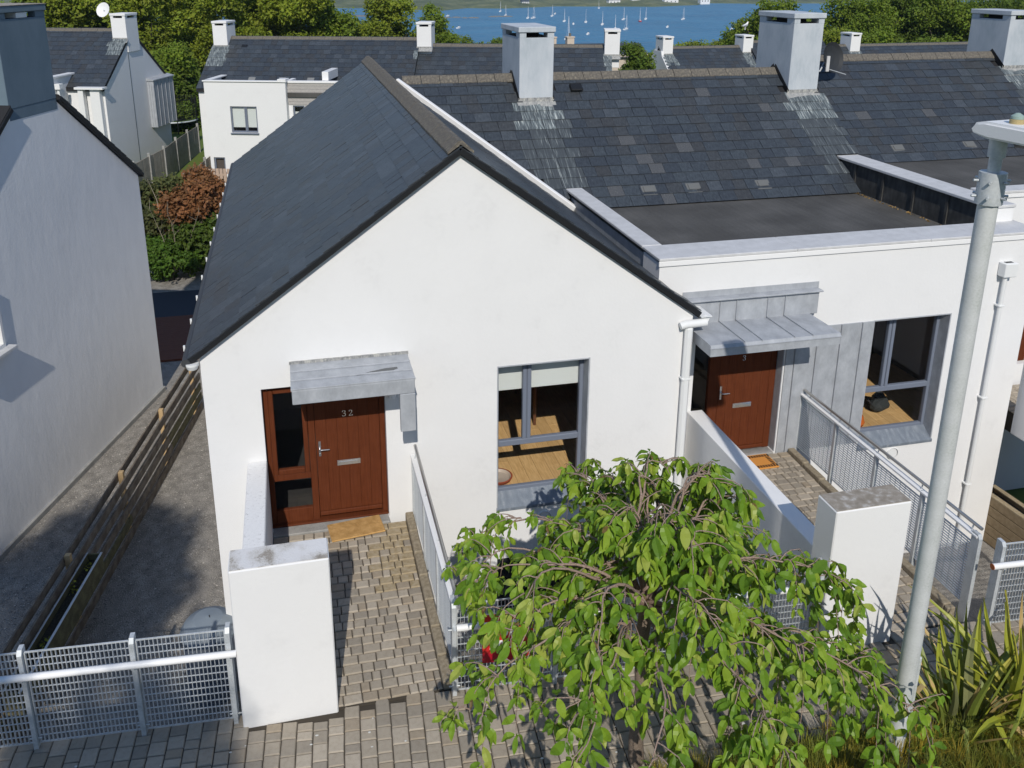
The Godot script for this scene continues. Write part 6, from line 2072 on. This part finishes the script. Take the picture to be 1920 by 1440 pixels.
func build_cherry() -> void:
	var o := Vector3(4.27, -0.15, 4.43)
	var T := thing("cherry_tree", "weeping cherry tree with big drooping leaves in front of the house window", "tree", o)
	var b := MB.new()
	var fork := Vector3(0.06, 1.75, -0.12)
	b.tube([Vector3(0.0, -0.1, 0), Vector3(-0.02, 0.3, 0.0), Vector3(0.03, 0.8, -0.05), Vector3(0.01, 1.3, -0.08), fork], [0.085, 0.072, 0.066, 0.062, 0.07], 12)
	b.lathe(fork, [Vector2(0.0, -0.1), Vector2(0.085, -0.06), Vector2(0.1, 0.0), Vector2(0.07, 0.07), Vector2(0, 0.1)], 12)
	part("trunk", b, M.bark, T)
	var twig := MB.new()
	var leaves := []
	var rr := RandomNumberGenerator.new()
	rr.seed = 77
	var n := 44
	for i in n:
		var az := TAU * (i * 0.618034) + rr.randf_range(-0.25, 0.25)
		var inner := i % 3 == 0
		var reach := rr.randf_range(0.2, 0.75) if inner else rr.randf_range(0.8, 2.3)
		if cos(az) > 0.1 and not inner: reach *= 1.05
		var d := Vector3(cos(az) + (0.35 if inner else 0.0), 0, sin(az))
		if cos(az) < -0.75 and not inner: reach = maxf(reach, 1.5) * 1.08
		var hh := rr.randf_range(0.85, 1.5) if inner else lerpf(1.1, 0.35, (reach - 0.8) / 1.5) + rr.randf_range(-0.35, 0.2)
		var droop := rr.randf_range(0.1, 0.4) if inner else rr.randf_range(0.3, 0.9)
		var sd := Vector3(-d.z, 0, d.x)
		var p0 := fork
		var p1 := fork + d * reach * 0.25 + sd * rr.randf_range(-0.2, 0.2) + Vector3(0, hh * rr.randf_range(0.5, 0.9), 0)
		var p2 := fork + d * reach * 0.75 + sd * rr.randf_range(-0.4, 0.4) + Vector3(0, hh * rr.randf_range(1.0, 1.25), 0)
		var p3 := fork + d * reach + sd * rr.randf_range(-0.3, 0.3) + Vector3(0, hh - droop, 0)
		var pts := []
		var rad := []
		for k in 15:
			var t := k / 14.0
			pts.append(bez(p0, p1, p2, p3, t) + Vector3(sin(t * 17 + i), sin(t * 13 + i * 2), cos(t * 15 + i)) * 0.022)
			rad.append(lerpf(0.028, 0.004, sqrt(t)))
		var limb := MB.new()
		limb.tube(pts, rad, 7)
		part("branch", limb, M.bark_pale, T)
		var nt := int((7 + reach * 8.0) * (0.7 if cos(az) < -0.35 and not inner else 1.0))
		for k in nt:
			var t := rr.randf_range(0.22, 1.0)
			var s := bez(p0, p1, p2, p3, t)
			var out := (d * 0.7 + sd * rr.randf_range(-1.1, 1.1) + Vector3(0, rr.randf_range(-0.1, 0.5), 0)).normalized()
			var strand := not inner and t > 0.4 and rr.randf() < 0.27
			var len := rr.randf_range(0.5, 1.15) if strand else rr.randf_range(0.14, 0.5)
			var fall := len * (0.95 if strand else rr.randf_range(0.1, 0.55))
			var side_way := len * (0.32 if strand else 0.8)
			var q1 := s + out * side_way * 0.5 + Vector3(0, len * 0.1, 0)
			var q2 := s + out * side_way * 0.9 + Vector3(0, -fall * 0.3, 0)
			var q3 := s + out * side_way + Vector3(0, -fall, 0)
			if o.y + q3.y < 0.1:
				q3.y = 0.25 + rr.randf() * 0.2
			var tp := []
			for j in 8:
				tp.append(bez(s, q1, q2, q3, j / 7.0) + Vector3(rr.randf_range(-1, 1), rr.randf_range(-1, 1), rr.randf_range(-1, 1)) * 0.006)
			twig.tube(tp, [0.007, 0.006, 0.0055, 0.005, 0.0045, 0.004, 0.0035, 0.002], 5)
			# leaves stand in drooping rosettes at the nodes
			var nodes := [1.0, rr.randf_range(0.45, 0.75)] if not strand else [0.25, 0.42, 0.58, 0.72, 0.86, 1.0]
			for node in nodes:
				var c := bez(s, q1, q2, q3, node)
				var a0 := rr.randf() * TAU
				var cnt := rr.randi_range(3, 6) if node == 1.0 else rr.randi_range(2, 4)
				for e in cnt:
					var a := a0 + TAU * e / cnt + rr.randf_range(-0.4, 0.4)
					var side := Vector3(cos(a), 0, sin(a))
					var tip := (Vector3.DOWN * rr.randf_range(0.25, 1.3) + side * 0.8 + out * 0.35).normalized()
					var face := (side * 0.35 + out * 0.25 + Vector3(0, 1.0, 0.35)).normalized()
					face = (face - tip * face.dot(tip)).normalized()
					var L := rr.randf_range(0.085, 0.19)
					var bs := Basis((-tip).cross(face), -tip, face) * Basis(Vector3(0, 1, 0), rr.randf_range(-0.6, 0.6))
					bs = bs.orthonormalized().scaled_local(Vector3(L * rr.randf_range(0.8, 1.1), L, L))
					leaves.append([Transform3D(bs, c + side * 0.012), rr.randi_range(0, 5), rr.randi_range(0, 9)])
	var tw := part("twigs", twig, M.bark_pale, T)
	tw.set_meta("kind", "stuff")
	var meshes := []
	var shapes := []
	for k in 6:
		var lf := cherry_leaf(k)
		shapes.append(lf)
		meshes.append(lf.mesh())
	var cols := [Color(0.15, 0.25, 0.022), Color(0.11, 0.205, 0.018), Color(0.20, 0.29, 0.03), Color(0.075, 0.15, 0.015), Color(0.27, 0.32, 0.06), Color(0.13, 0.075, 0.035)]
	var lm := []
	for c in cols:
		var m := mat(c.r, c.g, c.b, 0.42)
		m.metallic_specular = 0.3
		m.backlight_enabled = true
		m.backlight = Color(0.5, 0.55, 0.2)
		lm.append(m)
	var pick := [0, 0, 1, 1, 2, 2, 3, 3, 4, 0]
	leaves.sort_custom(func(p, q): return (o + p[0].origin).distance_squared_to(cam_pos) < (o + q[0].origin).distance_squared_to(cam_pos))
	var singles := 0
	var rest := {}
	for l in leaves:
		var k: int = pick[l[2]]
		if l[0].origin.y > 1.9 and rng.randf() < 0.035:
			k = 5
			l[0] = Transform3D(l[0].basis.scaled_local(Vector3(0.5, 0.5, 0.5)), l[0].origin)
		if singles < 300 and in_view(o + l[0].origin):
			put("leaf", meshes[l[1]], lm[k], T, l[0])
			singles += 1
		else:
			if not rest.has(k): rest[k] = MB.new()
			rest[k].append(shapes[l[1]], l[0])
	var m := ArrayMesh.new()
	for k in rest:
		rest[k].add_to(m)
		m.surface_set_material(m.get_surface_count() - 1, lm[k])
	put("foliage", m, null, T).set_meta("kind", "stuff")

func build_plants() -> void:
	M.bark_pale = skin(mat(1, 1, 1, 0.9), tex(blend_image(256, [[90, 20.0, 20.0, 4, 1.0]], [[0.0, lin(0.14, 0.09, 0.065)], [0.5, lin(0.28, 0.20, 0.16)], [1.0, lin(0.5, 0.43, 0.38)]], 1.2)), 0.3)
	build_cherry()
	# flax clumps
	var fm := []
	for c in [[0.27, 0.29, 0.03], [0.16, 0.20, 0.035], [0.36, 0.33, 0.06], [0.36, 0.20, 0.06], [0.46, 0.33, 0.14], [0.19, 0.20, 0.09]]:
		var m := mat(c[0], c[1], c[2], 0.45)
		m.backlight_enabled = true
		m.backlight = Color(0.35, 0.35, 0.15)
		fm.append(m)
	var blades := []
	for k in 7:
		var b := MB.new()
		var bend := [0.04, 0.08, 0.18, 0.30, 0.5, 0.12, 0.06][k] as float
		var prev := []
		for i in 9:
			var t := i / 8.0
			var w := 0.042 * (1.0 - pow(t, 3.0)) * (0.6 + 0.4 * minf(1.0, t * 5.0))
			var p := Vector3(bend * t * t, t - bend * 0.35 * t * t * t, 0.03 * sin(t * 5 + k))
			if k == 5 and t > 0.6:
				p = p + Vector3((t - 0.6) * 0.9, -(t - 0.6) * 1.1, 0)
			var row := [p + Vector3(-0.012, 0, -w), p, p + Vector3(-0.012, 0, w)]
			if i > 0:
				for s in 2:
					b.tri(prev[s], row[s], row[s + 1])
					b.tri(prev[s], row[s + 1], prev[s + 1])
			prev = row
		blades.append(b.mesh())
	for q in [[7.35, 5.16, 74, 1.3, "flax clump with upright yellow-green sword leaves beside the lamp post"], [8.05, 5.2, 70, 1.6, "flax clump with arching bronze and green leaves at the lower right corner"]]:
		var F := thing("flax_plant", q[4], "plant", Vector3(q[0], bed_y(q[0], q[1]) - 0.03, q[1]))
		for i in q[2]:
			var a := rng.randf() * TAU
			var lean := rng.randf_range(0.05, 0.65)
			var h: float = q[3] * rng.randf_range(0.5, 1.05)
			var bs := Basis(Vector3.UP, a) * Basis(Vector3(0, 0, 1), -lean) * Basis(Vector3.UP, rng.randf_range(-0.6, 0.6))
			var k := rng.randi_range(0, 6)
			var c: int = [0, 0, 1, 2, 0, 5, 4, 1][rng.randi_range(0, 7)]
			if lean > 0.56: c = [3, 4, 4, 0, 2][rng.randi_range(0, 4)]
			put("blade", blades[k], fm[c], F, Transform3D(bs.scaled_local(Vector3(h, h, rng.randf_range(0.8, 1.25))), Vector3(cos(a), 0, -sin(a)) * rng.randf_range(0.02, 0.16)))
	# sedge
	var tuft := MB.new()
	var r := RandomNumberGenerator.new()
	r.seed = 9
	for i in 46:
		var a := r.randf() * TAU
		var d := Vector3(cos(a), 0, sin(a))
		var s := Vector3(-sin(a), 0, cos(a)) * 0.004
		var h := r.randf_range(0.5, 1.0)
		var sp := r.randf_range(0.15, 0.75)
		var p0 := d * r.randf_range(0.0, 0.12)
		var p1 := p0 + d * sp * 0.35 * h + Vector3(0, h * 0.6, 0)
		var p2 := p0 + d * sp * h + Vector3(0, h * (1.0 - sp * 0.45), 0)
		tuft.quad(p0 - s * 1.6, p0 + s * 1.6, p1 + s * 1.4, p1 - s * 1.4)
		tuft.tri(p1 - s * 1.4, p1 + s * 1.4, p2)
	var xf := []
	var cols := []
	for k in 640:
		var x := rng.randf_range(4.3, 8.9)
		var z := bed_edge(x) + rng.randf_range(0.05, 1.25)
		if x > 6.9 and z < bed_edge(x) + 0.3: continue
		if Vector2(x - 6.44, z - 5.343).length() < 0.11: continue
		var s := rng.randf_range(0.22, 0.44)
		xf.append(Transform3D(Basis(Vector3.UP, rng.randf() * TAU).scaled(Vector3(s * 0.9, s, s * 0.9)), Vector3(x, bed_y(x, z) - 0.01, z)))
		var g := rng.randf_range(0.6, 1.3)
		var t := rng.randf()
		cols.append(Color(lerpf(0.14, 0.34, t * t), lerpf(0.17, 0.23, t), 0.025) * g)
	var gm := leaf_mat(0.3)
	var G := multi("sedge_grass", tuft.mesh(), gm, self, xf, cols)
	tag(G, "yellow-green sedge grass filling the bed around the lamp post", "grass", "", "stuff")

# ---------- harbour ----------
func build_harbour() -> void:
	var boats := [[234.2, -949.4, 0], [215.7, -851.1, 0], [223.9, -798.6, 0], [228.9, -797.5, 0], [258.2, -834.2, 0], [274.6, -878.3, 1], [239.8, -737.5, 0], [233.5, -693.7, 1], [253.1, -719.8, 0], [369.9, -1013.0, 0], [254.9, -683.6, 0], [243.1, -623.4, 0], [301.0, -755.0, 0], [249.4, -617.6, 0], [303.7, -723.4, 2], [322.9, -756.7, 0], [291.5, -638.0, 1], [177.1, -532.6, 3], [204.5, -573.1, 1], [131.8, -661.6, 1], [271.4, -1316.5, 1], [159.1, -855.9, 1], [354.8, -746.5, 0], [326.0, -600.6, 1]]
	var kinds := ["white sailing boat with a bare mast", "small white motor boat", "sailing boat with a red hull moored in the harbour", "larger white sailing boat moored nearest the houses"]
	boats.sort_custom(func(p, q): return p[0] / -p[1] < q[0] / -q[1])
	var count := [0, 0, 0, 0]
	var protos := []
	for k in 4:
		var B := thing(["sailing_boat", "motor_boat", "sailing_boat", "sailing_boat"][k], kinds[k], "boat", Vector3.ZERO, 0.0, "boats moored in the harbour")
		var L: float = [8.0, 5.5, 8.5, 10.5][k]
		var w := L * 0.17
		var st := [[-0.5, 0.75, 0.9], [-0.2, 1.0, 0.85], [0.15, 0.95, 0.9], [0.36, 0.55, 1.0], [0.5, 0.03, 1.15]]
		var b := MB.new()
		var prev := []
		for s in st:
			var hw: float = w * s[1]
			var row := [Vector3(-hw, s[2], s[0] * L), Vector3(-hw * 0.8, -0.2, s[0] * L * 0.97), Vector3(hw * 0.8, -0.2, s[0] * L * 0.97), Vector3(hw, s[2], s[0] * L)]
			if prev.size():
				for i in 3:
					b.quad(prev[i], prev[i + 1], row[i + 1], row[i])
				b.quad(prev[3], prev[0], row[0], row[3])
			else:
				b.quad(row[0], row[3], row[2], row[1])
			prev = row
		part("hull", b, mat(0.45, 0.03, 0.03, 0.4) if k == 2 else M.white_paint, B)
		b = MB.new()
		b.box(-w * 0.5, w * 0.5, 0.9, 1.5, -L * 0.1, L * 0.2, 0.15)
		part("cabin", b, M.white_paint, B)
		if k != 1:
			b = MB.new()
			b.tube([Vector3(0, 0.8, L * 0.1), Vector3(0, L * 1.35, L * 0.08)], [0.13, 0.09], 6)
			part("mast", b, M.white_paint, B)
			b = MB.new()
			b.tube([Vector3(0, 1.9, L * 0.08), Vector3(0, 1.8, -L * 0.38)], [0.16, 0.14], 6)
			part("boom", b, mat(0.5, 0.5, 0.52, 0.7), B)
			b = MB.new()
			b.tube([Vector3(0, L * 1.3, L * 0.09), Vector3(0, 1.2, L * 0.5)], [0.05 if k != 3 else 0.16], 4)
			b.tube([Vector3(0, L * 1.3, L * 0.09), Vector3(0, 0.9, -L * 0.5)], [0.03], 4)
			part("stay", b, M.white_paint, B)
		else:
			b = MB.new()
			b.box(-w * 0.45, w * 0.45, 1.45, 1.9, -L * 0.02, L * 0.12, 0.1)
			part("windscreen", b, M.dark_glass, B)
		protos.append(B)
	var first := [true, true, true, true]
	for q in boats:
		var k: int = q[2]
		var B: Node3D = protos[k]
		if not first[k]:
			B = protos[k].duplicate()
			B.name = numbered(str(protos[k].name), self)
			add_child(B, true)
		first[k] = false
		if k < 2:
			B.set_meta("label", "%s, %s from left among its kind in the harbour" % [kinds[k], NTH[count[k]]])
			count[k] += 1
		B.position = Vector3(q[0], -32.62, q[1])
		B.rotation.y = rng.randf_range(-0.25, 0.25) + 2.6
	# houses on the far shore
	var i := 0
	var spot := ["second from the left", "middle", "second from the right", "rightmost", "leftmost"]
	for q in [[420, -1098, 16, 5], [452, -1104, 12, 5], [505, -1112, 20, 6], [560, -1125, 14, 5], [300, -1092, 9, 4]]:
		var H := thing("shore_house", "white house on the far shore across the harbour, %s of five" % spot[i], "house", Vector3(q[0], -30.5, q[1]), rng.randf_range(-0.2, 0.2), "white houses on the far shore")
		bx("wall", M.white_paint, H, -q[2] / 2.0, q[2] / 2.0, -2.0, q[3], -4, 4)
		var b := MB.new()
		b.prism([Vector2(-4.4, q[3]), Vector2(4.4, q[3]), Vector2(0, q[3] + 3.4)], -q[2] / 2.0 - 0.4, q[2] / 2.0 + 0.4, Transform3D(Basis(Vector3(0, 0, 1), Vector3(0, 1, 0), Vector3(-1, 0, 0)), Vector3.ZERO))
		part("roof", b, M.slates[1], H)
		for k in 3:
			bx("window", M.dark_glass, H, -q[2] * 0.35 + k * q[2] * 0.3, -q[2] * 0.35 + k * q[2] * 0.3 + 1.2, 1.5, 3.2, 4.0, 4.05)
		i += 1
